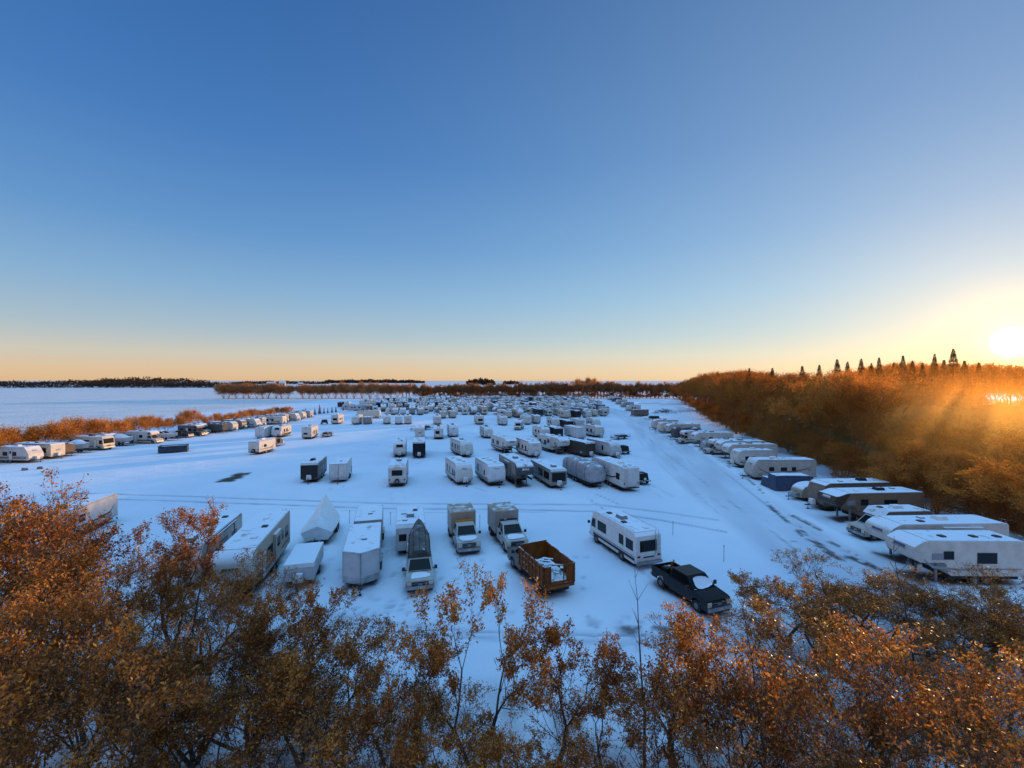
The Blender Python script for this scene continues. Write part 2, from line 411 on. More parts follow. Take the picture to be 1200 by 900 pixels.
def mirrors(root, x, W, z, mat=None):
    for s in (-1, 1):
        bm = bev(box((x, s * (W / 2 + .2), z), (.1, .22, .26)), .03, 1); box((x, s * (W / 2 + .04), z - .08), (.05, .2, .04), bm); mk('mirror', bm, mat or frame, root)
def snow_patch(root, org, u, v, ru, rv, th=.05, seed=0, name='snow_patch'):
    r = random.Random(seed); org, u, v = Vector(org), Vector(u).normalized(), Vector(v).normalized(); n = u.cross(v).normalized(); bm = bmesh.new(); N = 26
    rad = [1 + .09 * math.sin(3 * 2 * math.pi * k / N + seed) + r.uniform(-.05, .05) for k in range(N)]
    rings = []
    for f, hgt in ((1, -.004), (.97, .4), (.85, .8), (.5, 1.)):
        rings.append([bm.verts.new(org + u * ru * f * rad[k] * math.copysign(abs(math.cos(a)) ** .7, math.cos(a)) + v * rv * f * rad[k] * math.copysign(abs(math.sin(a)) ** .7, math.sin(a)) + n * th * hgt) for k, a in ((k, 2 * math.pi * k / N) for k in range(N))])
    for a, b in zip(rings, rings[1:]):
        for k in range(N): bm.faces.new((a[k], a[(k + 1) % N], b[(k + 1) % N], b[k]))
    bm.faces.new(rings[-1]); return mk(name, bm, snowm, root, 80)
# ------------------------------------------------------------------ whole vehicles
def motorhome(label, L=7.6, W=2.45, H=2.95, c=(.72, .72, .70), gmat=None, style=1, front='slant', group=None, detail=True, wins=None, ac=(0.2,)):
    root = thing('motorhome', label, 'motorhome', group); h = L / 2; z0 = .42; Hw = 1.45
    pr = [(-h, .55), (-h + .35, z0), (-h * .42 - .5, z0), (-h * .42 - .38, .8), (-h * .42 + .38, .8), (-h * .42 + .5, z0), (h - 1.6, z0), (h - 1.48, .8), (h - .72, .8), (h - .6, z0), (h - .1, z0), (h, .6), (h - .03, 1.35)]
    pr += ([(h - .55, H - .22), (h - .95, H)] if front == 'slant' else [(h - .16, H - .3), (h - .4, H)]) + [(-h + .32, H), (-h + .06, H - .25)]
    mk('body', bev(prism(pr, W), .07, 2, 32), paint, root, color=c)
    hm = h - 1.0 if front == 'slant' else h - .45
    mk('roof', bev(box(((hm - h + .35) / 2, 0, H + .012), (hm + h - .4, W - .12, .04)), .02, 1), roofm, root)
    mk('chassis', box((0, 0, .38), (L - 1., W - .5, .24)), under, root)
    for s in (-1, 1): wheel(root, -h * .42, s * (W / 2 - .12), .38); wheel(root, h - 1.1, s * (W / 2 - .12), .38)
    A, B = ((h - .03, 1.35), (h - .55, H - .22)) if front == 'slant' else ((h - .03, 1.35), (h - .16, H - .3))
    q = [(A[0], -W / 2, A[1]), (A[0], W / 2, A[1]), (B[0], W / 2, B[1]), (B[0], -W / 2, B[1])]
    mk('windshield', quadpanel(q, (.05, .95, .08, .88), .014), glass, root)
    for s in (-1, 1):
        bm = bmesh.new(); y = s * (W / 2 + .01); k = .28 if front == 'slant' else .06
        vs = [bm.verts.new((x, y, z)) for x, z in ((h - .22, 1.4), (h - .22 - k, 2.25), (h - 1.05, 2.25), (h - 1.05, 1.4))]; bm.faces.new(vs)
        mk('cab_window', bm, glass, root, 0)
    for s, x0, x1, za, zb in wins or [(1, -h + .5, -h + 1.45, 1.45, 2.2), (1, -h + 1.9, -h + 2.5, 1.45, 2.2), (1, h - 2.9, h - 1.5, 1.45, 2.25), (-1, -h + .6, -h + 1.8, 1.5, 2.2), (-1, -.3, .9, 1.5, 2.2)]:
        side_panel(root, 'window', glass, W, s, x0, x1, za, zb)
    d = side_panel(root, 'door', whitep, W, -1, h - 2.4, h - 1.75, .6, 2.35); mk('handle', box((h - 2.3, -W / 2 - .03, 1.3), (.1, .04, .05)), frame, d)
    q = [(-h, W / 2, .55), (-h, -W / 2, .55), (-h + .06, -W / 2, H - .25), (-h + .06, W / 2, H - .25)]
    o = mk('rear_window', quadpanel(q, (.17, .80, .43, .80), .02), glass, root); mk('frame', quadpanel(q, (.15, .82, .40, .83), .014), frame, o)
    for a, b in ((.04, .16), (.84, .96)): mk('tail_light', quadpanel(q, (a, b, .2, .27), .02), redm, root)
    o = mk('licence_panel', quadpanel(q, (.28, .72, .17, .22), .015), dgraph, root)
    mk('bumper', bev(box((-h - .08, 0, .55), (.2, W - .04, .22)), .04, 1), chrome, root); mk('bumper', bev(box((h + .06, 0, .6), (.2, W - .04, .24)), .04, 1), chrome, root)
    for s in (-1, 1): mk('headlight', box((h + .01, s * (W / 2 - .3), .95), (.05, .3, .2)), lampm, root)
    mk('grille', box((h + .005, 0, .95), (.04, .9, .22)), dgraph, root)
    swoosh(root, W, L, H * .8, gmat or dgraph, style); mirrors(root, h - .1, W, 1.75)
    roof_kit(root, H, ac, ((h - 2., .3), (-h + 1., -.4), (-.9, .5)), W)
    if detail:
        bm = bmesh.new()
        for y in (-.62, -.96): tube((-h - .07, y, 1.1), (-h + .0, y, H + .12), .02, n=5, bm=bm)
        for k in range(6): tube((-h - .06, -.62, 1.3 + k * .3), (-h - .06, -.96, 1.3 + k * .3), .016, n=5, bm=bm)
        mk('ladder', bm, alu, root)
        bm = bmesh.new()
        for s in (-1, 1): tube((-h + .5, s * (W / 2 - .15), H + .14), (h - 2.2, s * (W / 2 - .15), H + .14), .018, n=5, bm=bm)
        for x in (-h + .5, -.4, h - 2.2):
            for s in (-1, 1): tube((x, s * (W / 2 - .15), H), (x, s * (W / 2 - .15), H + .14), .014, n=5, bm=bm)
        mk('roof_rail', bm, alu, root)
    return root

def cab_front(root, xf, W, c, hood=1.25, z_belt=1.22, z_top=1.95, cab_len=2.2, axle=.98, r=.46, fz=.42, splits=(.5,), rearwin=True, xr=None, hood_z=1.1, bump=None, rake=.75, rear_rake=.12, extra_arch=()):
    xb = xf - hood - cab_len; xr = xb if xr is None else xr
    top = [(xf, hood_z - .25), (xf - .05, hood_z - .08), (xf - .22, hood_z), (xf - hood, z_belt), (xr, z_belt)]
    pr = arch_prof(xr, xf, fz, [(xf - axle, r)] + list(extra_arch), top)
    mk('body', bev(prism(pr, W), .06, 2, 32), carp, root, color=c)
    cabin(root, c, xb, xf - hood + .02, xb + rear_rake, xf - hood - rake, W - .08, W - .42, z_belt - .01, z_top, splits, rearwin, carp)
    mk('cowl', box((xf - hood - .02, 0, z_belt + .006), (.16, W - .3, .03)), black, root)
    for s in (-1, 1): mk('door_seam', box((xf - hood - .1, s * (W / 2 + .002), (fz + z_belt) / 2 + .1), (.015, .012, z_belt - fz - .25)), frame, root)
    nose_kit(root, xf, W, .55, hood_z - .28, hood_z - .12, bump_mat=bump)
    mirrors(root, xf - hood - .25, W, z_belt + .12)
    for s in (-1, 1):
        wheel(root, xf - axle, s * (W / 2 - .13), r - .08)
        for x in ([xf - hood - cab_len * k + .2 for k in (.5, .95)] if len(splits) > 0 else [xf - hood - cab_len * .9 + .2]):
            mk('door_handle', box((x, s * (W / 2 + .012), z_belt - .14), (.16, .03, .04)), frame, root)
    mk('chassis', box((xf - 2.6, 0, fz - .02), (3.6, W - .5, .2)), under, root)
    return xb

def pickup_bed(root, x0, x1, W, c, z=.72, rail=1.3, axle=None, r=.46):
    """open cargo bed between x0 (tail) and x1 (behind the cab)"""
    bm = bmesh.new()
    for s in (-1, 1):
        pr = arch_prof(x0, x1, .5, [(axle, r)], [(x1, rail), (x0, rail)])
        prism(pr, .09, bm, y0=s * (W / 2 - .045) - .045)
    mk('bed_side', bev(bm, .02, 1), carp, root, color=c)
    mk('bed_floor', box(((x0 + x1) / 2, 0, z), (x1 - x0 - .02, W - .19, .06)), black, root)
    mk('bed_front', box((x1 - .04, 0, (z + rail) / 2 + .02), (.06, W - .19, rail - z - .06)), carp, root, color=c)
    t = mk('tailgate', bev(box((x0 + .04, 0, (z + rail) / 2), (.07, W - .19, rail - z - .02)), .015, 1), carp, root, color=c)
    mk('handle', box((x0 - .003, 0, rail - .16), (.03, .22, .06)), frame, t)
    for s in (-1, 1):
        wheel(root, axle, s * (W / 2 - .13), r - .08); mk('tail_light', box((x0 - .01, s * (W / 2 - .045), rail - .2), (.04, .085, .3)), redm, root)
    mk('bumper', bev(box((x0 - .12, 0, .6), (.18, W - .1, .2)), .03, 1), chrome, root)

def pickup(label, c, L=5.9, W=2.0, group=None):
    root = thing('pickup_truck', label, 'pickup truck', group); h = L / 2
    xb = cab_front(root, h - .1, W, c, hood=1.3, z_belt=1.28, z_top=1.92, cab_len=2.35, xr=h - 3.75, hood_z=1.16)
    pickup_bed(root, -h + .2, xb - .02, W, c, axle=-h + 1.2)
    return root

def box_truck(label, c=(.50, .49, .46), bc=(.4, .32, .23), L=6.5, W=2.05, group=None, lightbar=False, BH=2.85, name='box_truck'):
    root = thing(name, label, 'box truck', group); h = L / 2
    xb = cab_front(root, h - .1, W, c, hood=1.25, z_belt=1.35, z_top=2.1, cab_len=2.1, xr=h - 3.5, hood_z=1.25, r=.48, bump=chrome)
    bx0, bx1 = -h, xb - .12; bw = 2.4
    mk('cargo_box', bev(box(((bx0 + bx1) / 2, 0, (.8 + BH) / 2), (bx1 - bx0, bw, BH - .8)), .03, 1), paint, root, color=bc)
    mk('roof', bev(box(((bx0 + bx1) / 2, 0, BH + .012), (bx1 - bx0 - .04, bw - .04, .04)), .01, 1), M('box_roof', (.38, .31, .24), .6, snow=.42), root)
    bm = bmesh.new(); box(((bx0 + bx1) / 2, 0, BH + .04), (.05, bw - .05, .03), bm)
    for s in (-1, 1): box(((bx0 + bx1) / 2, s * (bw / 2 + .01), BH - .06), (bx1 - bx0, .03, .1), bm)
    for s in (-1, 1): box((bx1 + .008, s * (bw / 2 - .04), (BH + .8) / 2), (.03, .06, BH - .8), bm)
    mk('box_trim', bm, alu, root)
    mk('rear_door', box((bx0 - .01, 0, (BH + .8) / 2), (.04, bw - .3, BH - 1.0)), plast, root)
    mk('frame_rail', box((bx0 / 2 + bx1 / 2 + .3, 0, .66), (bx1 - bx0 + .8, 1., .26)), under, root)
    for s in (-1, 1):
        wheel(root, bx0 + 1.15, s * (bw / 2 - .2), .42, .4); mk('mud_flap', box((bx0 + .5, s * (bw / 2 - .2), .5), (.03, .45, .55)), rubber, root)
        mk('tail_light', box((bx0 - .01, s * (bw / 2 - .1), .9), (.04, .1, .12)), redm, root)
    bm = box((xb + .35, 0, 2.17), (.25, W - .35, .09)); mk('roof_lamp_bar', bm, black if lightbar else amber, root)
    snow_patch(root, (h - .75, 0, 1.335), (1, 0, -.09), (0, 1, 0), .52, .8, .05, len(label))
    return root

def dump_truck(label, L=7.2, W=2.25, group=None):
    root = thing('dump_truck', label, 'dump truck', group); h = L / 2; c = (.12, .11, .10)
    xb = cab_front(root, h - .1, 2.1, c, hood=1.3, z_belt=1.45, z_top=2.15, cab_len=1.35, xr=h - 2.75, hood_z=1.35, r=.5, splits=(), bump=black)
    x0, x1, bw, z, zt = -h, xb - .15, 2.5, 1.02, 2.42
    mk('frame_rail', box(((x0 + x1) / 2 + .3, 0, .8), (x1 - x0 + .6, .9, .3)), under, root)
    for s in (-1, 1):
        bm = box(((x0 + x1) / 2, s * (bw / 2 - .03), (z + zt) / 2), (x1 - x0, .06, zt - z))
        for k in range(8): box((x0 + .12 + k * (x1 - x0 - .24) / 7, s * (bw / 2 + .035), (z + zt) / 2 - .02), (.1, .07, zt - z - .06), bm)
        for zz in (z + .05, z + .5, z + .95, zt - .05): box(((x0 + x1) / 2, s * (bw / 2 + .02), zz), (x1 - x0 - .002, .035, .09), bm)
        mk('side_wall', bm, orangep, root)
    mk('front_wall', box((x1 - .04, 0, (z + zt) / 2 + .1), (.06, bw - .13, zt - z + .16)), orangep, root)
    mk('bed_floor', box(((x0 + x1) / 2, 0, z + .04), (x1 - x0 - .12, bw - .13, .08)), M('truck_bed_floor', (.05, .03, .02), .9, var=.3), root)
    bm = box((x0 + .035, -bw / 4 - .25, (z + zt) / 2), (.07, bw / 2 - .62, zt - z - .02)); box((x0 + .035, .95, (z + zt) / 2), (.07, bw / 2 - .7, zt - z - .02), bm); box((x0 + .035, .12, z + .14), (.068, 1.35, .28), bm)
    for y in (-1.17, -.75, -.32, .72, 1.17): box((x0 - .025, y, (z + zt) / 2 - .02), (.05, .07, zt - z - .06), bm)
    for zz in (z + .06, zt - .06):
        box((x0 - .02, -.75, zz), (.04, .9, .08), bm); box((x0 - .02, .95, zz), (.04, .5, .08), bm)
    mk('tailgate', bm, orangep, root)
    mk('rear_beam', box((x0 + .02, 0, .9), (.14, bw - .1, .2)), M('beam_orange', (.3, .09, .015), .6, var=.3), root)
    for s in (-1, 1):
        wheel(root, x0 + 1.35, s * (W / 2 - .2), .5, .5); mk('tail_light', box((x0 - .06, s * 1.0, .9), (.03, .16, .1)), redm, root)
        mk('mud_flap', box((x0 + .7, s * (W / 2 - .2), .5), (.03, .5, .6)), rubber, root)
    # heap of snow-covered rubble in the bed
    r = random.Random(3); bm = bmesh.new(); nx, ny = 22, 14; g = []
    for a in range(nx):
        row = []
        for b in range(ny):
            u, v = a / (nx - 1), b / (ny - 1); e = min(1, 6 * u, 6 * (1 - u), 5 * v, 5 * (1 - v))
            row.append(bm.verts.new((x0 + .12 + u * (x1 - x0 - .26), -(bw / 2 - .1) + v * (bw - .2), z + .1 + e * (.28 + .3 * math.sin(u * 2.8) * (1 - .4 * v) + r.uniform(-.09, .09)))))
        g.append(row)
    for a in range(nx - 1):
        for b in range(ny - 1): bm.faces.new((g[a][b], g[a + 1][b], g[a + 1][b + 1], g[a][b + 1]))
    heap = mk('load', bm, M('rubble_load', (.09, .07, .055), .9, snow=.7, var=.4), root, 20)
    bm = bmesh.new()
    for k in range(14):
        a = r.uniform(0, 3); x, y = r.uniform(x0 + .5, x1 - .9), r.uniform(-.8, .8)
        box((x, y, z + .62 + r.uniform(-.05, .1)), (r.uniform(.3, 1.1), r.uniform(.08, .3), .06), bm, rz=a)
    mk('plank', bm, wood, heap)
    return root

def suv(label, c=(.46, .45, .42), L=5.1, W=2.0, H=1.9, group=None, rack=True, name='sport_utility_vehicle', cat='SUV'):
    root = thing(name, label, cat, group); h = L / 2
    cab_front(root, h - .1, W, c, hood=1.2, z_belt=1.18, z_top=H, cab_len=L - 1.55, hood_z=1.05, xr=-h + .1, splits=(.34, .64), rake=.7, rear_rake=.25, extra_arch=((-h + 1.15, .44),))
    for s in (-1, 1):
        wheel(root, -h + 1.15, s * (W / 2 - .13), .36); mk('tail_light', box((-h + .09, s * (W / 2 - .12), 1.0), (.04, .16, .3)), redm, root)
    mk('bumper', bev(box((-h + .02, 0, .58), (.2, W - .1, .24)), .04, 1), plast, root)
    if rack:
        bm = bmesh.new()
        for x, z in ((.35, H + .14), (-1.9, H + .95)):
            tube((x, -.85, z), (x, .85, z), .03, n=6, bm=bm)
            for s in (-1, 1): tube((x, s * .7, H - .12), (x, s * .7, z), .025, n=6, bm=bm)
        mk('roof_rack', bm, black, root)
    snow_patch(root, (h - .72, 0, 1.115), (1, 0, -.11), (0, 1, 0), .42, .68, .045, 4)
    return root

def hull(L, W, D, n=14, m=9):
    """open boat shell, keel down, bow at +x"""
    secs = []
    for a in range(n):
        u = a / (n - 1); w = W / 2 * (1 - max(0, (u - .45) / .55) ** 2.2); w = max(w, .02); sh = D * (.88 + .2 * u * u); kz = D * .55 * max(0, (u - .6) / .4) ** 2
        ring = []
        for b in range(m):
            v = -1 + 2 * b / (m - 1); ring.append((-L / 2 + u * L, w * math.copysign(abs(v) ** .75, v), kz + (sh - kz) * abs(v) ** 2.6))
        secs.append(ring)
    return secs
def shell(secs, bm=None, mi=0):
    bm = bm or bmesh.new(); rows = [[bm.verts.new(p) for p in s] for s in secs]
    for a, b in zip(rows, rows[1:]):
        for k in range(len(a) - 1): bm.faces.new((a[k], a[k + 1], b[k + 1], b[k])).material_index = mi
    return bm, rows

def boat_hull_thing(label, L=4.9, W=1.65, D=.75, group=None):
    root = thing('aluminium_boat', label, 'boat', group)
    bm, rows = shell(hull(L, W, D)); bm.faces.new(rows[0]); o = mk('hull', bm, M('weathered_aluminium', (.15, .145, .14), .7, .1, snow=.22, var=.35), root, 50)
    so = o.modifiers.new('thick', 'SOLIDIFY'); so.thickness = .03
    bm = bmesh.new()
    for a, b in zip(rows[:-1], rows[1:]) if False else []: pass
    secs = hull(L, W, D)
    for a, b in zip(secs, secs[1:]):
        for k in (0, -1): tube(a[k], b[k], .035, n=6, bm=bm)
    mk('gunwale', bm, dgraph, root)
    bm = bmesh.new()
    for k in (2, 4, 6): 
        for a, b in zip(secs, secs[1:]):
            if k < len(a) - 1: tube(Vector(a[k]) - Vector((0, 0, .02)), Vector(b[k]) - Vector((0, 0, .02)), .018, n=4, bm=bm)
    mk('keel_strake', bm, dgraph, root)
    bm = bmesh.new()
    for x in (-L * .25, L * .05): box((x, 0, D * .62), (.3, W * .8, .04), bm)
    mk('bench', bm, alu, root)
    return root

def power_boat(label, L=6., W=2.3, c=(.72, .72, .7), group=None, cover=None):
    root = thing('covered_boat' if cover else 'motor_boat', label, 'boat', group); z0 = .75
    secs = [[(x, y, z + z0) for x, y, z in s] for s in hull(L, W, 1.15)]
    bm, rows = shell(secs); bm.faces.new(rows[0]); mk('hull', bm, paint, root, 50, color=c)
    if cover:
        top = []
        for a, s in enumerate(secs):
            u = a / (len(secs) - 1); p0, p1 = Vector(s[0]), Vector(s[-1]); ring = []
            rise = .25 + .75 * math.exp(-((u - .45) / .28) ** 2)
            for b in range(9):
                v = b / 8; p = p0.lerp(p1, v) + Vector((0, 0, .02 + rise * (1 - abs(2 * v - 1) ** 1.6) + rng.uniform(-.02, .02))); p.y *= 1.03; ring.append(p)
            top.append(ring)
        bm, rows = shell(top); bm.faces.new(rows[0]); mk('cover', bm, cover, root, 60)
    else:
        deck = [[s[0], (s[0][0], s[0][1] * .5, s[0][2] + .06), (s[-1][0], s[-1][1] * .5, s[-1][2] + .06), s[-1]] for s in secs]
        bm, rows = shell(deck); mk('deck', bm, whitep, root, 40)
        q0, q1 = (L * .12, z0 + 1.15), (-L * .05, z0 + 1.65)
        cabin(root, c, -L * .3, L * .14, -L * .26, -L * .06, W * .75, W * .6, z0 + 1.1, z0 + 1.75, (.5,), True)
    bm = bmesh.new()
    for s in (-1, 1): tube((-L * .45, s * .5, .5), (L * .3, s * .4, .5), .05, n=6, bm=bm); tube((L * .3, s * .4, .5), (L * .62, 0, .45), .05, n=6, bm=bm)
    tube((L * .5, 0, .04), (L * .5, 0, .8), .04, n=6, bm=bm)
    for x in (-L * .3, 0): 
        tube((x, -1.05, .45), (x, 1.05, .45), .04, n=6, bm=bm)
        for s in (-1, 1): box((x, s * .5, .7), (.3, .12, .5), bm)
    mk('boat_trailer', bm, black, root)
    for s in (-1, 1):
        for x in (-L * .22, -L * .08): wheel(root, x, s * 1.08, .32, .2)
    return root

def peaked_boat(label):
    root = thing('covered_boat', label, 'boat'); L = 6.5
    # shrink wrapped hull: a low wide skirt rising along a ridge to a tall peak
    n = 5; Ls = [(-3.1, 1.0, .9), (-1.6, 1.4, .85), (0., 1.55, .8), (1.6, 1.55, .8), (2.9, 1.35, .8)]
    ridge = [(-3.0, 1.9), (-1.6, 3.75), (0., 3.1), (1.6, 2.5), (2.7, 1.75)]
    bm = bmesh.new(); rows = []
    for (x, w, z), (rx, rzv) in zip(Ls, ridge):
        rows.append([bm.verts.new(p) for p in ((x * .97, -w * .75, z - .3), (x, -w, z + .45), (x * .6 + rx * .4, -w * .55, z + .45 + (rzv - z - .45) * .48), (rx, 0, rzv), (x * .6 + rx * .4, w * .55, z + .45 + (rzv - z - .45) * .48), (x, w, z + .45), (x * .97, w * .75, z - .3))])
    for a, b in zip(rows, rows[1:]):
        for k in range(6): bm.faces.new((a[k], a[k + 1], b[k + 1], b[k]))
    bm.faces.new(rows[0]); bm.faces.new(rows[-1])
    mk('shrink_wrap_cover', bm, shrink, root, 18)
    bm = bmesh.new()
    for s in (-1, 1): tube((-3.2, s * .6, .5), (2.6, s * .5, .5), .06, n=6, bm=bm); tube((2.6, s * .5, .5), (3.9, 0, .45), .05, n=6, bm=bm)
    for x in (-2.4, -1.2, 0, 1.5):
        tube((x, -1.15, .5), (x, 1.15, .5), .05, n=6, bm=bm)
        for s in (-1, 1): tube((x, s * 1.12, .45), (x, s * 1.2, 1.2), .035, n=6, bm=bm)
    tube((3.5, 0, .04), (3.5, 0, .9), .04, n=6, bm=bm); mk('boat_trailer', bm, black, root)
    for s in (-1, 1):
        for x in (-1.6, -.8): wheel(root, x, s * 1.2, .36, .22); mk('fender', bev(box((x, s * 1.2, .78), (.8, .26, .05)), .02, 1), black, root)
    return root

def cargo_trailer(label, L=7., W=2.55, H=2.75, c=(.62, .62, .62), vnose=True, group=None, low=True, front_stripe=True):
    root = thing('cargo_trailer', label, 'cargo trailer', group); h = L / 2; z0 = .42; v = .75 if vnose else .02
    def ring(z): return [(-h, -W / 2, z), (h - v, -W / 2, z), (h, -.03, z), (h, .03, z), (h - v, W / 2, z), (-h, W / 2, z)]
    mk('body', bev(loft([ring(z0), ring(H)]), .035, 2), paint, root, color=c)
    r = [(x * .995, y * .97, z) for x, y, z in ring(H + .02)]; mk('roof', loft([[(x, y, H - .02) for x, y, z in r], r]), roofm, root)
    bm = bmesh.new(); rr = ring(0)
    for a, b in zip(rr, rr[1:] + rr[:1]):
        a, b = Vector(a), Vector(b); tube(a * 1.004 + Vector((0, 0, H - .03)), b * 1.004 + Vector((0, 0, H - .03)), .035, n=5, bm=bm)
    for p in rr: tube((p[0] * 1.002, p[1] * 1.002, z0), (p[0] * 1.002, p[1] * 1.002, H), .03, n=5, bm=bm)
    mk('corner_trim', bm, alu, root)
    if low:
        bm = bmesh.new()
        qs = [[rr[1], rr[2]], [rr[3], rr[4]]]
        for (a, b) in qs: quadpanel([(a[0], a[1], z0), (b[0], b[1], z0), (b[0], b[1], z0 + .5), (a[0], a[1], z0 + .5)], (.01, .99, .02, .98), .012, bm)
        mk('stone_guard', bm, alu, root)
    mk('chassis', box((-.2, 0, z0 - .08), (L - 1.2, W - .4, .18)), under, root)
    for s in (-1, 1):
        for x in (-.9, -.05) if L > 5 else (-.4,): wheel(root, x, s * (W / 2 + .02), .34, .22); mk('fender', bev(box((x, s * (W / 2 + .06), .74), (.84, .26, .05)), .02, 1), alu, root)
    d = side_panel(root, 'door', whitep, W, -1, h - 2., h - 1.2, z0 + .08, z0 + 1.95, fr=True); mk('handle', box((h - 1.95, -W / 2 - .04, z0 + 1.), (.06, .05, .16)), black, d)
    mk('rear_ramp', box((-h - .012, 0, (z0 + H) / 2), (.04, W - .2, H - z0 - .2)), paint, root, color=c)
    for s in (-1, 1): mk('tail_light', box((-h - .03, s * (W / 2 - .06), 1.2), (.03, .08, .25)), redm, root)
    tongue(root, h - .5, z0, 1.5, False)
    bm = box((.6, .1, H + .07), (.4, .4, .12), top=.8); mk('roof_vent', bm, plast, root)
    return root

def tarped_rv(label, L=9.5, W=2.75, H=3.5, mat=None, group=None, name='covered_trailer', seed=1, clear=.55):
    root = thing(name, label, 'covered trailer', group); r = random.Random(seed); secs = []; n, m = 26, 28; zc = (H + clear) / 2
    for a in range(n):
        u = -1 + 2 * a / (n - 1); k = max(.05, (1 - abs(u) ** 7)) ** .55; ring = []
        for b in range(m):
            t = 2 * math.pi * b / m; ct, st = math.cos(t), math.sin(t)
            y = W / 2 * math.copysign(abs(ct) ** .45, ct) * (1 - .1 * (1 - k)) * (1. if st < 0 else 1 - .08 * st); z = zc + (H - clear) / 2 * math.copysign(abs(st) ** .5, st) * (1 - .35 * (1 - k))
            wr = .012 * math.sin(a * .9 + b * .7) + r.uniform(-.02, .02) + (.02 * math.sin(b * 2.1 + a * .3) if st < 0 else 0)
            x = L / 2 * math.copysign(abs(u) ** .92, u) - .25 * u * (st * .5 + .3)
            ring.append((x, y * (1 + wr * .5), z + wr * .6 + (-.05 * math.sin(a * .55) if st > .9 else 0)))
        secs.append(ring)
    mk('cover', loft(secs), mat or tarp, root, 60)
    bm = bmesh.new()
    for k in (-.3, .05, .35): 
        ring = []
        for b in range(m + 1):
            t = 2 * math.pi * b / m; ct, st = math.cos(t), math.sin(t)
            ring.append((k * L, (W / 2 + .04) * math.copysign(abs(ct) ** .45, ct) * (1. if st < 0 else 1 - .08 * st), zc + ((H - clear) / 2 + .03) * math.copysign(abs(st) ** .5, st)))
        for a, b in zip(ring, ring[1:]): tube(a, b, .018, n=4, bm=bm)
    mk('strap', bm, dgraph, root)
    mk('chassis', box((0, 0, clear - .08), (L - 1.6, W - .6, .3)), under, root)
    for s in (-1, 1):
        for x in (-.8, .05): wheel(root, x, s * (W / 2 - .3), .36)
    tongue(root, L / 2 - .3, .5, 1.0, False); return root

def folding_camper(label, L=4.6, W=2.2, H=1.75, c=(.55, .56, .58), group=None):
    root = thing('folding_camper', label, 'folding camper', group); h = L / 2
    mk('body', bev(box((0, 0, (H - .25 + .5) / 2), (L - .1, W - .1, H - .75)), .05, 1), paint, root, color=c)
    mk('roof', bev(box((0, 0, H - .12), (L, W, .28), top=.96), .08, 2), whitep, root)
    mk('chassis', box((0, 0, .42), (L - .4, W - .5, .16)), under, root)
    for s in (-1, 1): wheel(root, -.2, s * (W / 2 - .1), .3, .2); mk('tail_light', box((-h + .02, s * .85, .75), (.06, .15, .15)), redm, root)
    side_panel(root, 'door', plast, W - .1, -1, .4, 1., .6, 1.3); tongue(root, h - .2, .45, 1.1, True); return root

def teardrop(label, L=4.2, W=1.9, H=2.1, c=(.5, .42, .33), group=None, round_tail=True):
    root = thing('teardrop_camper', label, 'teardrop camper', group); h = L / 2; pr = []
    for k in range(25):
        t = math.pi * k / 24; pr.append((h * math.cos(t) * (1 if math.cos(t) > 0 else 1.), .5 + (H - .5) * max(0, math.sin(t)) ** .6))
    pr = [(h - .02, .45)] + pr + [(-h + .02, .45)]
    mk('body', bev(prism(pr, W), .04, 2, 60), paint, root, color=c)
    for s in (-1, 1):
        side_panel(root, 'door', glass if s < 0 else plast, W, s, .1, .85, .75, 1.7); side_panel(root, 'window', glass, W, s, -.9, -.3, 1.2, 1.6)
        wheel(root, -.5, s * (W / 2 + .06), .34, .2); mk('fender', bev(box((-.5, s * (W / 2 + .08), .74), (.9, .24, .06)), .02, 1), black, root)
    mk('front_box', bev(box((h + .3, 0, .75), (.5, 1.2, .5)), .04, 1), alu, root)
    tongue(root, h - .2, .5, 1.5, False); return root

def dumpster(label, L=5., W=2.2, H=1.35, mat=None, group=None):
    root = thing('dumpster', label, 'dumpster', group); m = mat or M('dumpster_blue_grey', (.05, .07, .11), .7, snow=.3, var=.3)
    bm = bmesh.new()
    for s in (-1, 1): box((0, s * (W / 2 - .03), .1 + H / 2), (L, .06, H), bm); box((s * (L / 2 - .03), 0, .1 + H / 2), (.06, W - .13, H - .01), bm)
    box((0, 0, .3), (L - .13, W - .13, .06), bm)
    for k in range(7):
        for s in (-1, 1): box((-L / 2 + .3 + k * (L - .6) / 6, s * (W / 2 + .04), .1 + H / 2), (.1, .08, H - .04), bm)
    mk('body', bm, m, root)
    bm = bmesh.new()
    for s in (-1, 1): box((0, s * (W / 2 + .02), H + .11), (L + .1, .12, .08), bm); box((s * (L / 2 + .02), 0, H + .113), (.12, W - .1, .08), bm)
    mk('rim', bm, black, root)
    bm = bev(box((0, 0, H - .25), (L - .2, W - .2, .5), top=.9), .12, 2); mk('snow_load', bm, snowm, root); return root

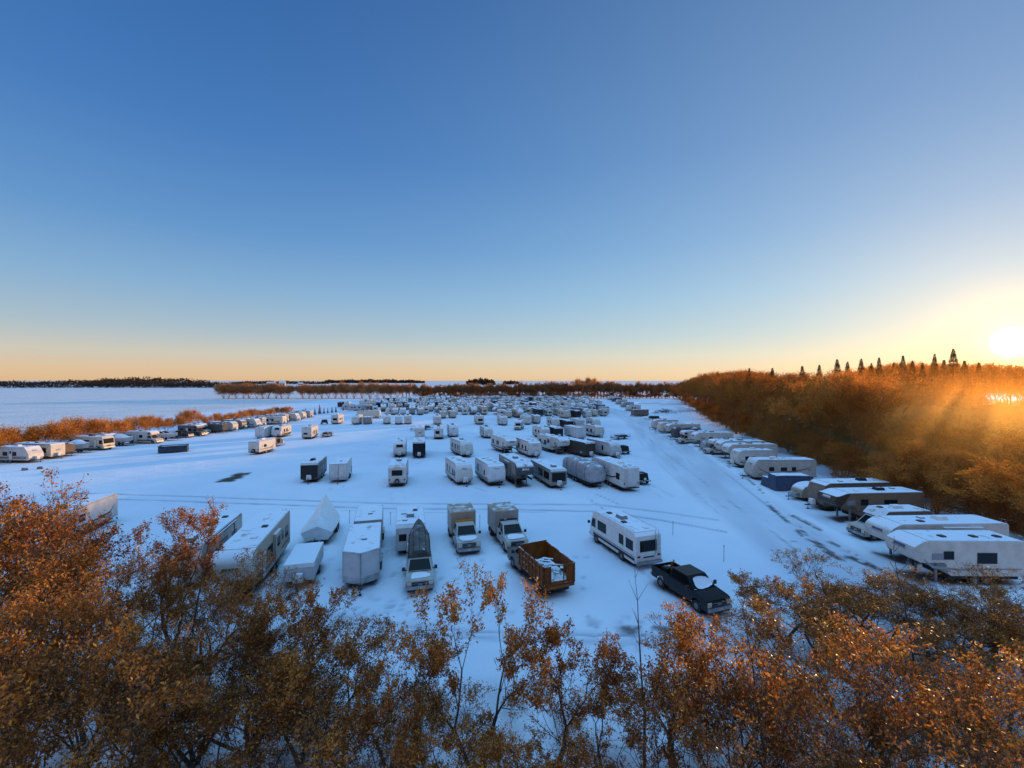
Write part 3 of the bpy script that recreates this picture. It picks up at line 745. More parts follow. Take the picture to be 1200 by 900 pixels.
def flat_trailer(label, L=5., W=2.1, group=None, load=None, rails=True, spare=False):
    root = thing('utility_trailer', label, 'utility trailer', group); h = L / 2
    mk('deck', box((0, 0, .62), (L, W, .1)), wood, root); bm = bmesh.new()
    for s in (-1, 1): box((0, s * (W / 2 + .005), .6), (L + .02, .07, .16), bm)
    if rails:
        for s in (-1, 1):
            tube((-h, s * W / 2, 1.15), (h, s * W / 2, 1.15), .03, n=5, bm=bm)
            for k in range(5): tube((-h + k * L / 4, s * W / 2, .6), (-h + k * L / 4, s * W / 2, 1.15), .025, n=5, bm=bm)
    mk('rail', bm, black, root)
    for s in (-1, 1): wheel(root, -.3, s * (W / 2 + .12), .34, .2); mk('fender', box((-.3, s * (W / 2 + .14), .74), (.8, .24, .04)), black, root)
    tongue(root, h - .2, .55, 1.3, False)
    if load: mk('load', bev(box((-.2, 0, .68 + load / 2), (L * .7, W * .8, load), top=.85), .1, 2), black, root)
    if spare:
        o = mk('spare_wheel', tube((-h - .02, .25, 1.0), (-h - .26, .25, 1.0), .37, n=18), rubber, root); mk('rim', tube((-h - .25, .25, 1.0), (-h - .275, .25, 1.0), .21, n=14), whitep, o)
    return root

def camper_van(label, L=7.2, W=2.2, H=2.95, c=(.75, .75, .74), bc=None, group=None, style=3, gmat=None, over=True, cat='camper van'):
    """cab-chassis motorhome: van nose, body behind, bunk over the cab"""
    root = thing('cab_motorhome', label, cat, group); h = L / 2; bc = bc or c
    xb = cab_front(root, h - .1, 2.02, c, hood=1.0, z_belt=1.3, z_top=2.1, cab_len=1.3, xr=h - 2.5, hood_z=1.15, splits=(), rake=.75, rearwin=False, fz=.4)
    z0 = .5; xo = h - 1.2 if over else xb + .45
    pr = [(-h, z0)]
    for ax in (-h + 1.6,):
        for k in range(7): a = math.pi - math.pi * k / 6; pr.append((ax + .5 * math.cos(a), z0 + .42 * math.sin(a)))
    pr += [(xb + .02, z0), (xb + .02, 2.12), (xo - .25, 2.12), (xo, 2.35), (xo - .12, H - .25), (xo - .55, H), (-h + .15, H), (-h, H - .2)]
    if not over: pr = pr[:-6] + [(xb + .02, 2.1), (xo + .1, 2.2), (xo - .5, H), (-h + .15, H), (-h, H - .2)]
    mk('living_body', bev(prism(pr, W + .15), .07, 2, 30), paint, root, color=bc)
    W2 = W + .15
    mk('roof', box((xb / 2 - h / 2, 0, H + .012), (xb + h - .4, W2 - .1, .04)), roofm, root)
    for s in (-1, 1):
        wheel(root, -h + 1.6, s * (W2 / 2 - .14), .36, .3)
        side_panel(root, 'window', glass, W2, s, -h + .6, -h + 1.6, 1.55, 2.15); side_panel(root, 'window', glass, W2, s, -.3, .5, 1.55, 2.15)
        if over: side_panel(root, 'window', glass, W2, s, xo - .95, xo - .35, 2.35, 2.65)
    d = side_panel(root, 'door', whitep, W2, -1, -h + 2.4, -h + 3.05, .6, 2.3); mk('handle', box((-h + 3., -W2 / 2 - .03, 1.3), (.06, .04, .1)), frame, d)
    swoosh(root, W2, L * .9, H * .85, gmat or dgraph, style)
    for s in (-1, 1): mk('tail_light', box((-h - .01, s * (W2 / 2 - .2), 1.), (.03, .14, .3)), redm, root)
    mk('bumper', box((-h - .1, 0, .55), (.16, W2 - .1, .2)), black, root); mk('chassis', box((-.6, 0, .42), (L - 2.4, W - .5, .22)), under, root)
    mk('window', box((-h - .005, 0, 1.85), (.04, 1.2, .55)), glass, root)
    roof_kit(root, H, (-.8,), ((-h + .9, .4), (.6, -.3)), W2); return root

def tarp_stack(label):
    root = thing('tarped_stack', label, 'covered equipment'); 
    def lump(c, s, sd):
        r = random.Random(sd); bm = bev(box(c, s, top=.94), .1, 2)
        bmesh.ops.subdivide_edges(bm, edges=[e for e in bm.edges if e.calc_length() > .5], cuts=5, use_grid_fill=True)
        for v in bm.verts: v.co += Vector((r.uniform(-.04, .04), r.uniform(-.04, .04), r.uniform(-.03, .03)))
        return bm
    mk('upper_tarp', lump((0, .9, 1.15), (5.0, 2.0, 2.1), 2), btarp, root, 50); mk('lower_tarp', lump((-.1, -.95, .72), (5.2, 1.6, 1.4), 3), btarp, root, 50)
    bm = bmesh.new()
    for x in (-1.7, 0, 1.7): tube((x, -1.8, .75), (x, -1.75, 1.42), .02, n=4, bm=bm); tube((x, -1.75, 1.46), (x, -.2, 1.46), .02, n=4, bm=bm)
    mk('rope', bm, whitep, root); return root

def motor_sled(label):
    root = thing('snow_blower', label, 'machine')
    mk('housing', bev(box((0, 0, .35), (.75, .85, .5), top=.85), .08, 2), orangep, root); mk('engine', bev(box((-.45, 0, .5), (.5, .5, .45)), .06, 2), black, root)
    bm = tube((.1, 0, .6), (.15, 0, .98), .1, n=10); tube((.15, 0, .95), (.32, 0, 1.08), .1, n=10, bm=bm); mk('chute', bm, orangep, root)
    for s in (-1, 1): mk('handle', tube((-.5, s * .28, .55), (-1.05, s * .3, .95), .025, n=6), black, root); mk('wheel', tube((-.3, s * .3, .2), (-.3, s * .42, .2), .2, n=14), rubber, root)
    return root
# ------------------------------------------------------------------ trees
def grow(r, H, stems=3, spread=.35, levels=5, up=.25, ratio=.72, r0=None, split=(2, 3), side=.6):
    """branch skeleton as (p0, p1, r0, r1, level) segments"""
    segs = []; r0 = r0 or H * .013
    def rec(p, d, ln, rad, lv):
        n = 3 if lv < 3 else 2; q = p.copy(); rr = rad
        for k in range(n):
            d2 = (d + Vector((r.gauss(0, .13), r.gauss(0, .13), r.gauss(0, .06) + up * .18))).normalized()
            e = q + d2 * (ln / n); r1 = rr * (.86 if lv < levels else .7); segs.append((q.copy(), e.copy(), rr, r1, lv))
            if lv >= 1 and lv < levels and r.random() < side and k < n - 1:
                a = r.uniform(0, 6.283); o = d2.orthogonal().normalized(); o = Matrix.Rotation(a, 3, d2) @ o
                rec(e, (d2 + o * r.uniform(.6, 1.1)).normalized(), ln * ratio * r.uniform(.6, .85), r1 * .55, min(levels, lv + 1 + (r.random() < .4)))
            q, rr, d = e, r1, d2
        if lv < levels:
            m = r.randint(*split); a0 = r.uniform(0, 6.283)
            for k in range(m):
                o = Matrix.Rotation(a0 + 6.283 * k / m + r.uniform(-.5, .5), 3, d) @ d.orthogonal().normalized()
                rec(q, (d + o * r.uniform(.35, .8) + Vector((0, 0, up * .5))).normalized(), ln * ratio * r.uniform(.8, 1.12), rr * r.uniform(.6, .75), lv + 1)
    for k in range(stems):
        a = 6.283 * k / max(1, stems) + r.uniform(-.5, .5); s = spread * r.uniform(.5, 1.2) if stems > 1 else .05
        rec(Vector((math.cos(a) * .1 * (stems > 1), math.sin(a) * .1 * (stems > 1), -.15)), Vector((math.cos(a) * s, math.sin(a) * s, 1)).normalized(), H * .33 * r.uniform(.85, 1.1), r0 * (1 if stems == 1 else .75), 0)
    zm = max(s[1].z for s in segs); k = H / zm
    return [(a * k, b * k, c, d, l) for a, b, c, d, l in segs]
def seg_mesh(name, segs, minr=.006):
    V, F = [], []; off = 0
    for p0, p1, a, b, lv in segs:
        n = 7 if lv == 0 else 5 if lv < 3 else 3; d = (p1 - p0); 
        if d.length < 1e-4: continue
        d.normalize(); u = d.orthogonal().normalized(); v = d.cross(u); a, b = max(a, minr), max(b, minr)
        for p, rr in ((p0, a), (p1, b)):
            for k in range(n):
                t = 6.2832 * k / n; V.append(p + (u * math.cos(t) + v * math.sin(t)) * rr)
        F += [(off + k, off + (k + 1) % n, off + n + (k + 1) % n, off + n + k) for k in range(n)]; off += 2 * n
    me = bpy.data.meshes.new(name); me.from_pydata([tuple(v) for v in V], [], F)
    for p in me.polygons: p.use_smooth = True
    return me
def leaf_mesh(name, P, size, asp=.5, g=None, tint=None, droop=.3, updir=None, fold=.25):
    """one rhombic leaf per row of P"""
    n = len(P); d = g.normal(size=(n, 3)); d[:, 2] -= droop
    if updir is not None: d = updir + g.normal(size=(n, 3)) * .45
    d /= np.linalg.norm(d, axis=1)[:, None]
    w = g.normal(size=(n, 3)); w -= d * (w * d).sum(1)[:, None]; w /= np.linalg.norm(w, axis=1)[:, None]
    nn = np.cross(d, w); s = (np.asarray(size) * g.uniform(.6, 1.35, n))[:, None]
    A = P; B = P + d * s * .5 + w * s * asp * .5 + nn * s * asp * fold; C = P + d * s; D = P + d * s * .5 - w * s * asp * .5 + nn * s * asp * fold
    V = np.stack([A, B, C, D], 1).reshape(-1, 3).astype(np.float32)
    me = bpy.data.meshes.new(name); me.vertices.add(4 * n); me.vertices.foreach_set('co', V.ravel())
    me.loops.add(4 * n); me.loops.foreach_set('vertex_index', np.arange(4 * n, dtype=np.int32))
    me.polygons.add(n); me.polygons.foreach_set('loop_start', np.arange(0, 4 * n, 4, dtype=np.int32))
    t = me.attributes.new('tint', 'FLOAT', 'POINT'); t.data.foreach_set('value', np.repeat(tint if tint is not None else g.uniform(0, 1, n), 4).astype(np.float32))
    me.update(calc_edges=True); return me
def sample(segs, g, n, lv0, jitter, zmin=0.):
    ss = [s for s in segs if s[4] >= lv0 and s[1].z > zmin]
    L = np.array([(s[1] - s[0]).length for s in ss]); A = np.array([s[0] for s in ss]); B = np.array([s[1] for s in ss])
    k = g.choice(len(ss), n, p=L / L.sum()); t = g.uniform(0, 1, n)[:, None]
    return A[k] * (1 - t) + B[k] * t + g.normal(size=(n, 3)) * jitter, (B - A)[k] / np.linalg.norm((B - A)[k], axis=1)[:, None]

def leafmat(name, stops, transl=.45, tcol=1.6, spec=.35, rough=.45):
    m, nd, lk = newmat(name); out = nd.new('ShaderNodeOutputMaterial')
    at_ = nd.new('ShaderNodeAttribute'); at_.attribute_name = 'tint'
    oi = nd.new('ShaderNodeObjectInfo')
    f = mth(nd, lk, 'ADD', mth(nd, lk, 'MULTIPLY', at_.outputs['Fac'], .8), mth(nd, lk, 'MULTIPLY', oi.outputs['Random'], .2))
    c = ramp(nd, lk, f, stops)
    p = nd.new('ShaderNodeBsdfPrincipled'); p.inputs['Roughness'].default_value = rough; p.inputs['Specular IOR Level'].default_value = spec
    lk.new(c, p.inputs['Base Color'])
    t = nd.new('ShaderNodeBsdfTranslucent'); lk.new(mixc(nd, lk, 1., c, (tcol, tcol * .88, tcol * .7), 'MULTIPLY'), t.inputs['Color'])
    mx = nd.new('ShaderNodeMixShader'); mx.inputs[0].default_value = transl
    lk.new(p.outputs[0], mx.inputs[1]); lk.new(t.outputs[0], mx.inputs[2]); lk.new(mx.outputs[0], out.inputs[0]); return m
def barkmat(name, c, c2):
    m, nd, lk = newmat(name); out = nd.new('ShaderNodeOutputMaterial'); p = nd.new('ShaderNodeBsdfPrincipled'); lk.new(p.outputs[0], out.inputs[0])
    tc = nd.new('ShaderNodeTexCoord'); lk.new(ramp(nd, lk, noise(nd, lk, 7, 5, tc.outputs['Object']), [(.3, c), (.7, c2)]), p.inputs['Base Color']); p.inputs['Roughness'].default_value = .9; return m
bark = barkmat('dark_bark', (.030, .023, .017), (.085, .065, .048))
barkf = barkmat('forest_bark', (.08, .045, .024), (.18, .10, .052))
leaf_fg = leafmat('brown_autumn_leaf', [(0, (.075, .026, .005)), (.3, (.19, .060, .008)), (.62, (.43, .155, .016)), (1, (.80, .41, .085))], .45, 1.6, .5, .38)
leaf_fo = leafmat('forest_leaf', [(0, (.16, .056, .010)), (.5, (.32, .105, .015)), (1, (.50, .19, .03))], .5, 1.7, .2, .6)
leaf_glow = leafmat('sunglow_forest_leaf', [(0, (.30, .11, .02)), (.5, (.55, .22, .04)), (1, (.70, .34, .08))], .6, 1.5, .2, .6)  # near-sun copy of the forest leaf, sun glow put into its colour
leaf_bu = leafmat('orange_bush_leaf', [(0, (.36, .125, .018)), (.5, (.62, .26, .04)), (1, (.78, .38, .08))], .45, 1.5, .2, .6)
leaf_be = leafmat('belt_twig', [(0, (.28, .13, .06)), (.5, (.56, .27, .12)), (1, (.75, .42, .21))], .55, 1.3, .1, .7)
needle = leafmat('spruce_needle', [(0, (.06, .05, .02)), (.6, (.13, .09, .035)), (1, (.22, .14, .055))], .55, 1.8, .2, .6)

leaf_fw = leafmat('far_wood_twig', [(0, (.035, .024, .02)), (.5, (.075, .048, .036)), (1, (.13, .08, .055))], .2, 1.2, .1, .8)
def tree_proto(name, seed, H, nleaf, size, lmat, bmat, stems=3, spread=.35, levels=5, lv0=4, jit_=.12, asp=.5, twigs=0, droop=.35, zmin=.2, split=(2, 3), side=.6, up=.25, minr=.006, width=1., r0=None, clump=0., low=0.):
    r = random.Random(seed); g = np.random.default_rng(seed)
    segs = grow(r, H, stems, spread, levels, up, split=split, side=side, r0=r0)
    if width != 1.: segs = [(Vector((a.x * width, a.y * width, a.z)), Vector((b.x * width, b.y * width, b.z)), c, d, l) for a, b, c, d, l in segs]
    root = bpy.data.objects.new(name, None); col.objects.link(root)
    tm = seg_mesh('trunk', segs, minr); tm.materials.append(bmat); link('trunk', tm, root)
    P, D = sample(segs, g, nleaf, lv0, jit_, zmin * H)
    if low > 0:                                       # foliage and side twigs along the stems too
        P2, D2 = sample(segs, g, int(nleaf * low), 0, jit_ * 1.6, 0); P, D = np.concatenate([P, P2]), np.concatenate([D, D2]); P[:, 2] = np.abs(P[:, 2])
    if clump > 0:                                     # thin the crown in places so that sky and snow show through
        ph = g.uniform(0, 6.28, 6); f = np.sin(P[:, 0] * 1.9 * clump + ph[0]) + np.sin(P[:, 1] * 2.1 * clump + ph[1]) + np.sin(P[:, 2] * 1.7 * clump + ph[2]) + g.normal(size=len(P)) * .8
        P = P[f > -.9]; D = D[f > -.9]
    zz = P[:, 2] / H; tint = np.clip(.15 + .5 * zz + g.normal(size=len(P)) * .22, 0, 1)  # crown tops tinted lighter, lower leaves darker: sun and shade painted in
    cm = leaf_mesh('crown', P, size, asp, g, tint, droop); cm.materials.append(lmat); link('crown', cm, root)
    if twigs:
        P, D = sample(segs, g, twigs, levels - 1, .05, zmin * H); D[:, 2] += .5; D /= np.linalg.norm(D, axis=1)[:, None]
        cm = leaf_mesh('twigs', P, size * 2.6, .055, g, np.clip(g.normal(.3, .2, len(P)), 0, 1), 0, D, 0); cm.materials.append(lmat); link('twigs', cm, root)
    return root
def spruce_proto(seed, H, n=11000):
    g = np.random.default_rng(seed); root = bpy.data.objects.new('spruce_tree', None); col.objects.link(root)
    tm = seg_mesh('trunk', [(Vector((0, 0, -.1)), Vector((0, 0, H * .97)), H * .016, .02, 0)]); tm.materials.append(barkf); link('trunk', tm, root)
    whorl = np.linspace(.05, 1, 34) + g.normal(size=34) * .008; k = g.integers(0, len(whorl), n); t = np.clip(whorl[k] + g.normal(size=n) * .014, .03, 1); br = g.integers(0, 7, n); az = br * .897 + k * 2.4 + g.normal(size=n) * .10
    u = g.uniform(.05, 1, n) ** .7; rad = (1 - t) ** .85 * H * .17 * (.7 + .5 * ((k * 7 + br * 3) % 5) / 5) * u
    P = np.stack([np.cos(az) * rad, np.sin(az) * rad, t * H - u * u * (1 - t) * H * .045 + g.normal(size=n) * .05], 1)
    d = np.stack([np.cos(az), np.sin(az), -.35 + 0 * az], 1)
    cm = leaf_mesh('crown', P, H * (.012 + .026 * (1 - t)), .2, g, g.uniform(0, 1, n), 0, d, .1); cm.materials.append(needle); link('crown', cm, root); return root
def place_tree(proto, x, y, s=1., sz=None, rz=None, used=set(), name=None):
    o = proto if id(proto) not in used else copy_tree(proto); used.add(id(proto))
    o.location = (x, y, 0); o.scale = (s, s, sz or s); o.rotation_euler = (0, 0, rng.uniform(0, 6.28) if rz is None else rz)
    if name: o.name = name
    return o
USED_TREES = []

# ------------------------------------------------------------------ world: clear winter sky with a low sun
w = bpy.data.worlds.new('World'); sc.world = w; w.use_nodes = True
nd, lk = w.node_tree.nodes, w.node_tree.links; nd.clear()
wo = nd.new('ShaderNodeOutputWorld'); bg = nd.new('ShaderNodeBackground'); lk.new(bg.outputs[0], wo.inputs[0])
tc = nd.new('ShaderNodeTexCoord'); sp = nd.new('ShaderNodeSeparateXYZ'); lk.new(tc.outputs['Generated'], sp.inputs[0])
zpos = mth(nd, lk, 'MAXIMUM', sp.outputs[2], 0.)
base = ramp(nd, lk, mth(nd, lk, 'POWER', zpos, .5), [
    (0.0, (.72, .46, .24)), (.15, (.72, .53, .34)), (.23, (.60, .57, .48)), (.31, (.40, .51, .58)), (.42, (.235, .42, .635)), (.53, (.125, .30, .59)), (.66, (.060, .195, .49)), (.83, (.026, .115, .35)), (.89, (.24, .60, 1.12)), (1.0, (.40, .98, 1.68))])  # overhead stops overbright, fill added above the frame for the snow
# glow round the sun
vd = nd.new('ShaderNodeVectorMath'); vd.operation = 'DOT_PRODUCT'; vd.inputs[1].default_value = (math.sin(R(SUN_AZ)) * math.cos(R(3.3)), math.cos(R(SUN_AZ)) * math.cos(R(3.3)), math.sin(R(3.3))); nrm = nd.new('ShaderNodeVectorMath'); nrm.operation = 'NORMALIZE'
lk.new(tc.outputs['Generated'], nrm.inputs[0]); lk.new(nrm.outputs[0], vd.inputs[0]); dot = mth(nd, lk, 'MAXIMUM', vd.outputs['Value'], 0.)
def lobe(power, colr):
    return mixc(nd, lk, 1., (1, 1, 1), mixc(nd, lk, mth(nd, lk, 'POWER', dot, power), (0, 0, 0), colr), 'MULTIPLY')
acc = base
for pw, cc in ((2.0, (.105, .145, .12)), (9, (.10, .055, .01)), (50, (.20, .09, .0)), (420, (.55, .30, .02)), (2600, (1.3, .9, .28))):
    acc = mixc(nd, lk, 1., acc, lobe(pw, cc), 'ADD')
vb = nd.new('ShaderNodeVectorMath'); vb.operation = 'DOT_PRODUCT'; vb.inputs[1].default_value = (-.62, -.78, .06); lk.new(nrm.outputs[0], vb.inputs[0])   # warm fill added behind the camera to brighten facing sides
back = mth(nd, lk, 'POWER', mth(nd, lk, 'MAXIMUM', vb.outputs['Value'], 0.), 1.6)
lowsky = mth(nd, lk, 'SUBTRACT', 1.15, zpos, True)
acc = mixc(nd, lk, 1., acc, mixc(nd, lk, mth(nd, lk, 'MULTIPLY', back, lowsky), (0, 0, 0), (.52, .36, .28)), 'ADD')
disc = mth(nd, lk, 'MULTIPLY', mth(nd, lk, 'SUBTRACT', dot, math.cos(R(1.35))), 2600, True)
acc = mixc(nd, lk, 1., acc, mixc(nd, lk, disc, (0, 0, 0), (5., 4.2, 2.8)), 'ADD')
sky = nd.new('ShaderNodeTexSky'); sky.sky_type = 'NISHITA'; sky.sun_disc = False; sky.sun_elevation = R(SUN_EL); sky.sun_rotation = R(SUN_AZ)
nsk = mixc(nd, lk, 1., sky.outputs[0], (.006, .006, .006), 'MULTIPLY')
lk.new(mixc(nd, lk, 1., acc, nsk, 'ADD'), bg.inputs[0]); bg.inputs[1].default_value = 1.
ld = bpy.data.lights.new('sun', 'SUN'); ld.energy = 5.; ld.angle = R(.55); ld.color = (1., .56, .23)
lo = bpy.data.objects.new('sun', ld); col.objects.link(lo); lo.rotation_euler = (-SUN).to_track_quat('-Z', 'Y').to_euler(); lo.location = SUN * 300

cam = bpy.data.cameras.new('camera'); co = bpy.data.objects.new('camera', cam); col.objects.link(co); sc.camera = co
cam.sensor_width = 36; cam.lens = 36 * FPX / 1200; cam.clip_end = 40000; cam.clip_start = .2
co.location = (0, 0, CAM_H); co.rotation_euler = (R(90) - math.atan(4 / FPX), 0, 0)
sc.view_settings.view_transform = 'Standard'; sc.view_settings.look = 'None'; sc.view_settings.exposure = 0
sc.cycles.use_denoising = True; sc.cycles.max_bounces = 6; sc.cycles.diffuse_bounces = 3; sc.cycles.transmission_bounces = 3; sc.cycles.transparent_max_bounces = 4
sc.cycles.sample_clamp_indirect = 4; sc.cycles.volume_step_rate = 3.; sc.cycles.volume_max_steps = 48; sc.cycles.volume_bounces = 0

# ------------------------------------------------------------------ the vehicles, front row (nearest the viewer)
WHITE, OFFW, GREY, DARK, TAN, CREAM = (.58, .55, .51), (.50, .46, .42), (.36, .36, .37), (.035, .035, .04), (.34, .27, .20), (.62, .56, .46)
V = [(1, -.9, -.1, 1.4, 2.1), (1, .6, 1.3, 1.4, 2.1), (-1, -1.2, -.3, 1.4, 2.1), (-1, .7, 1.5, 1.4, 2.1)]
def wn(*t): return list(t)
put(trailer('white travel trailer with two small windows half hidden behind the leftmost tree', 7.5, 2.5, 3.0, WHITE, 'flat', [(-1, -1.9, -1.1, 1.5, 2.15), (-1, -3.1, -2.4, 1.5, 2.15), (1, -1.9, -1.1, 1.5, 2.1), (1, -3.1, -2.3, 1.5, 2.1)], style=0, ac=(-2.,)), at(55, 640), -12, 7.5, 'far')
put(trailer('long white trailer with rooftop air conditioners and dark rolled awning behind the left trees', 9., 2.5, 3.15, OFFW, 'slant', [(1, -3., -2., 1.4, 2.1), (1, -1, .6, 1.4, 2.2), (1, 2., 2.8, 1.4, 2.1)], style=3, gmat=dgraph, ac=(-1.2, 2.6), awning=1, vents=((1., .4), (-3.2, .3))), at(208, 696), -14, 9.)
put(fifth('large tan-sided fifth wheel with two roof hatches behind the left trees', 10.6, 2.55, 3.65, (.42, .37, .30), (.50, .48, .44), [(1, -4.5, -3.6, 1.7, 2.5), (1, -3., -2.5, 1.9, 2.5), (1, .2, 1.6, 1.6, 2.6)], 1, bgraph, (1, -1.6, .0), ac=(), vents=((2., .5), (1., -.4), (-.6, .5), (-2.8, 0)), door=(1, 2.)), at(268, 716), -14, 10.6)
put(peaked_boat('boat wrapped in white film rising to a tall sharp peak'), at(369, 642), -13, 6.5)
put(folding_camper('low snow-topped folding camper in front of the peaked white boat'), at(349, 690), -15, 4.6)
put(cargo_trailer('big white v-nosed cargo trailer with its hitch toward the foreground trees', 7., 2.6, 2.75, (.60, .59, .60)), at(422, 693), -15.5, 7.)
put(cargo_trailer('shorter white cargo trailer parked right behind the big v-nosed one', 5.2, 2.4, 2.75, (.55, .55, .55), False, low=False), at(431, 646), -15.5, 5.2)
put(trailer('white camping trailer with snowy roof directly behind the car carrying a boat', 5.8, 2.55, 2.75, (.56, .56, .57), 'flat', [(-1, .9, 1.7, 1.2, 1.9), (1, .2, 1.2, 1.3, 1.9)], front_win=(.12, .34, .45, .7), ac=(.4,), vents=((1.6, -.5), (-1.3, .5), (-.4, -.6)), logo=False), at(481, 652), -14, 5.8)
car = suv('pale SUV with snow on its bonnet and a boat on its roof rack'); put(car, at(492, 698), -13, 5.1)
b = boat_hull_thing('upturned aluminium boat strapped to the roof of the pale SUV')
d = heading(-13); q = Vector((*at(492, 698), 0)) + d * 1.75
b.matrix_world = Matrix.Translation((q.x + d.x * 2.45, q.y + d.y * 2.45, 3.22)) @ Matrix.Rotation(math.atan2(d.y, d.x), 4, 'Z') @ Matrix.Rotation(R(-16), 4, 'Y') @ Matrix.Rotation(R(180), 4, 'X')
put(box_truck('white crew-cab truck with tan box body and snowy bonnet, parked alone beside the boat-topped SUV', bc=(.40, .31, .22)), at(550, 652), -15, 6.5)
put(box_truck('white truck with grey box body and dark roof lamps behind the orange dump truck', bc=(.38, .33, .30), lightbar=True), at(607, 650), -17, 6.5)
put(dump_truck('dump truck with ribbed orange stake bed full of snowy rubble'), at(656, 703), -23, 7.2, 'far')
put(motorhome('white class A motorhome with dark waist stripe behind the black pickup'), at(761, 667), -19, 7.6, 'far')
put(pickup('black crew-cab pickup with a round patch of snow on its windshield', (.008, .008, .009)), at(845, 724), -20, 5.9)
pk = bpy.data.objects['pickup_truck']
snow_patch(pk, (1.33, .05, 1.575), (-.72, 0, .62), (0, 1, 0), .42, .72, .05, 9)
sb = motor_sled('orange snow blower with black handles standing in the black pickup bed'); bd = heading(-20); q = Vector((*at(845, 724), 0)) + bd * 4.75
sb.location = (q.x, q.y, .75); sb.rotation_euler = (0, 0, R(30))

# ------------------------------------------------------------------ second row
FW = (.12, .88, .12, .82)
put(trailer('dark-fronted trailer with grey upper half, standing left of a white cargo trailer', 6.4, 2.5, 2.95, (.16, .155, .155), 'flat', V, low=dgraph, mask=dgraph, ac=(.8,), logo=False), at(362, 566), -12, 6.4)
put(cargo_trailer('white cargo trailer with sloping snowy front beside the dark-fronted trailer', 6., 2.5, 2.85, (.58, .57, .56), False), at(396, 566), -14, 6.)
put(trailer('white trailer showing its spare wheel, alone between cargo trailer and paired trailers', 6.6, 2.5, 3.1, WHITE, 'round', V, spare=True, door=(1, -.1), style=0, ac=(.6,), rear_win=(-.7, .7, 1.7, 2.4)), at(465, 571), -10, 6.6, 'far')
put(trailer('white travel trailer with smooth slanted nose and white propane cover', 7.4, 2.5, 3.1, WHITE, 'slant', [(-1, -2.6, -1.9, 1.4, 2.2), (-1, -1., -.5, 1.4, 2.1), (-1, .8, 1.5, 1.3, 2.1), (-1, 1.9, 2.4, 1.4, 2.)], style=0, ac=(.2,)), at(545, 569), -22, 7.4)
put(trailer('round-nosed white travel trailer right of the slant-nosed one', 7.6, 2.5, 3.1, (.66, .66, .68), 'round', [(-1, -2.4, -1.6, 1.3, 2.3), (-1, 1.1, 1.6, 1.3, 2.)], low=ggraph, style=None, ac=(0.,), cover=False), at(583, 570), -21, 7.6)
put(fifth('dark grey fifth wheel with charcoal nose, left of the black-windowed trailer', 9.4, 2.55, 3.5, (.26, .245, .22), (.07, .07, .075), [(-1, -4.2, -3.5, 1.7, 2.5), (-1, -2.5, -1.9, 1.6, 2.5), (-1, -.6, .5, 1.6, 2.6)], 3, dgraph, (-1, -1.4, 1.2)), at(616, 572), -18, 9.4)
put(trailer('grey flat-fronted trailer with one big black front window', 8.6, 2.5, 2.75, (.25, .23, .20), 'flat', [(-1, -3.4, -1.5, 1.2, 2.2), (-1, -.8, 1.0, 1.2, 2.2), (-1, 1.6, 3.6, 1.2, 2.2)], front_win=(.09, .91, .28, .88), low=ggraph, ac=(2.3,), logo=False), at(655, 573), -17, 8.6)
put(tarped_rv('bulky trailer wrapped in a silver grey tarpaulin with straps', 9.2, 2.8, 3.35), at(701, 572), -19, 9.2)
put(fifth('white fifth wheel with curved dark side graphics at the right end of the second row', 9.8, 2.55, 3.45, (.58, .57, .56), None, [(1, -3.9, -3.0, 1.6, 2.4), (1, .4, 1.4, 1.7, 2.5), (-1, -3.4, -2.5, 1.6, 2.3)], 2, dgraph, ac=(-2.1,), vents=((1., .4), (-4., .5), (-3.6, -.5))), at(740, 577), -16, 9.8, 'far')
put(flat_trailer('low dark trailer showing a white spare wheel rim beside the white fifth wheel', 3., 1.7, load=1.0, spare=True, rails=False), at(757, 569), -15, 3., 'far')
# ------------------------------------------------------------------ third row
put(trailer('white trailer with framed front window standing left of the black one', 7., 2.45, 3.0, WHITE, 'slant', V, front_win=(.25, .75, .3, .7), ac=(.5,), style=None), at(468, 536), -12, 7.)
put(trailer('black-fronted trailer with white roof edge between two white trailers', 7.5, 2.5, 3.2, (.025, .025, .03), 'flat', V, mask=M('gloss_black', (.01, .01, .012), .2, var=.05), ac=(1.5,), low=None), at(491, 537), -12, 7.5)
put(trailer('white travel trailer with dark side windows and long shadowed flank, right of the black trailer', 8., 2.5, 3.1, WHITE, 'slant', [(-1, -2.6, -1.8, 1.3, 2.2), (-1, -.8, .2, 1.3, 2.2), (-1, 1., 1.5, 1.3, 2.2), (-1, 2., 2.5, 1.3, 2.2)], style=3, gmat=ggraph), at(548, 536), -25, 8.)
put(fifth('white fifth wheel with flat front and dark hitch, third row centre', 9., 2.5, 3.3, WHITE, None, [(-1, -3.5, -2.5, 1.6, 2.4), (-1, -1., .3, 1.6, 2.4)], 1, dgraph), at(600, 533), -24, 9.)
put(trailer('white trailer with dark script across its rounded nose, right of the flat-fronted fifth wheel', 8.2, 2.5, 3.2, WHITE, 'round', [(-1, -2.6, -1.8, 1.4, 2.2), (-1, -.4, .3, 1.4, 2.2), (-1, 1.4, 2., 1.4, 2.2)], style=0), at(628, 537), -20, 8.2)
put(fifth('white fifth wheel with black curved nose graphics behind the tarpaulin-wrapped trailer', 9.6, 2.5, 3.4, WHITE, None, [(-1, -3.8, -3., 1.6, 2.4), (-1, -1.6, -.5, 1.6, 2.4)], 2, dgraph, (-1, -.3, 1.3)), at(662, 533), -26, 9.6)
put(trailer('long dark brown trailer with snow on its roof, behind the tarpaulin-wrapped one', 10., 2.6, 3.0, (.05, .04, .032), 'flat', [(-1, -3, -2, 1.3, 2.1)], ac=(), logo=False), at(692, 536), -28, 10.)
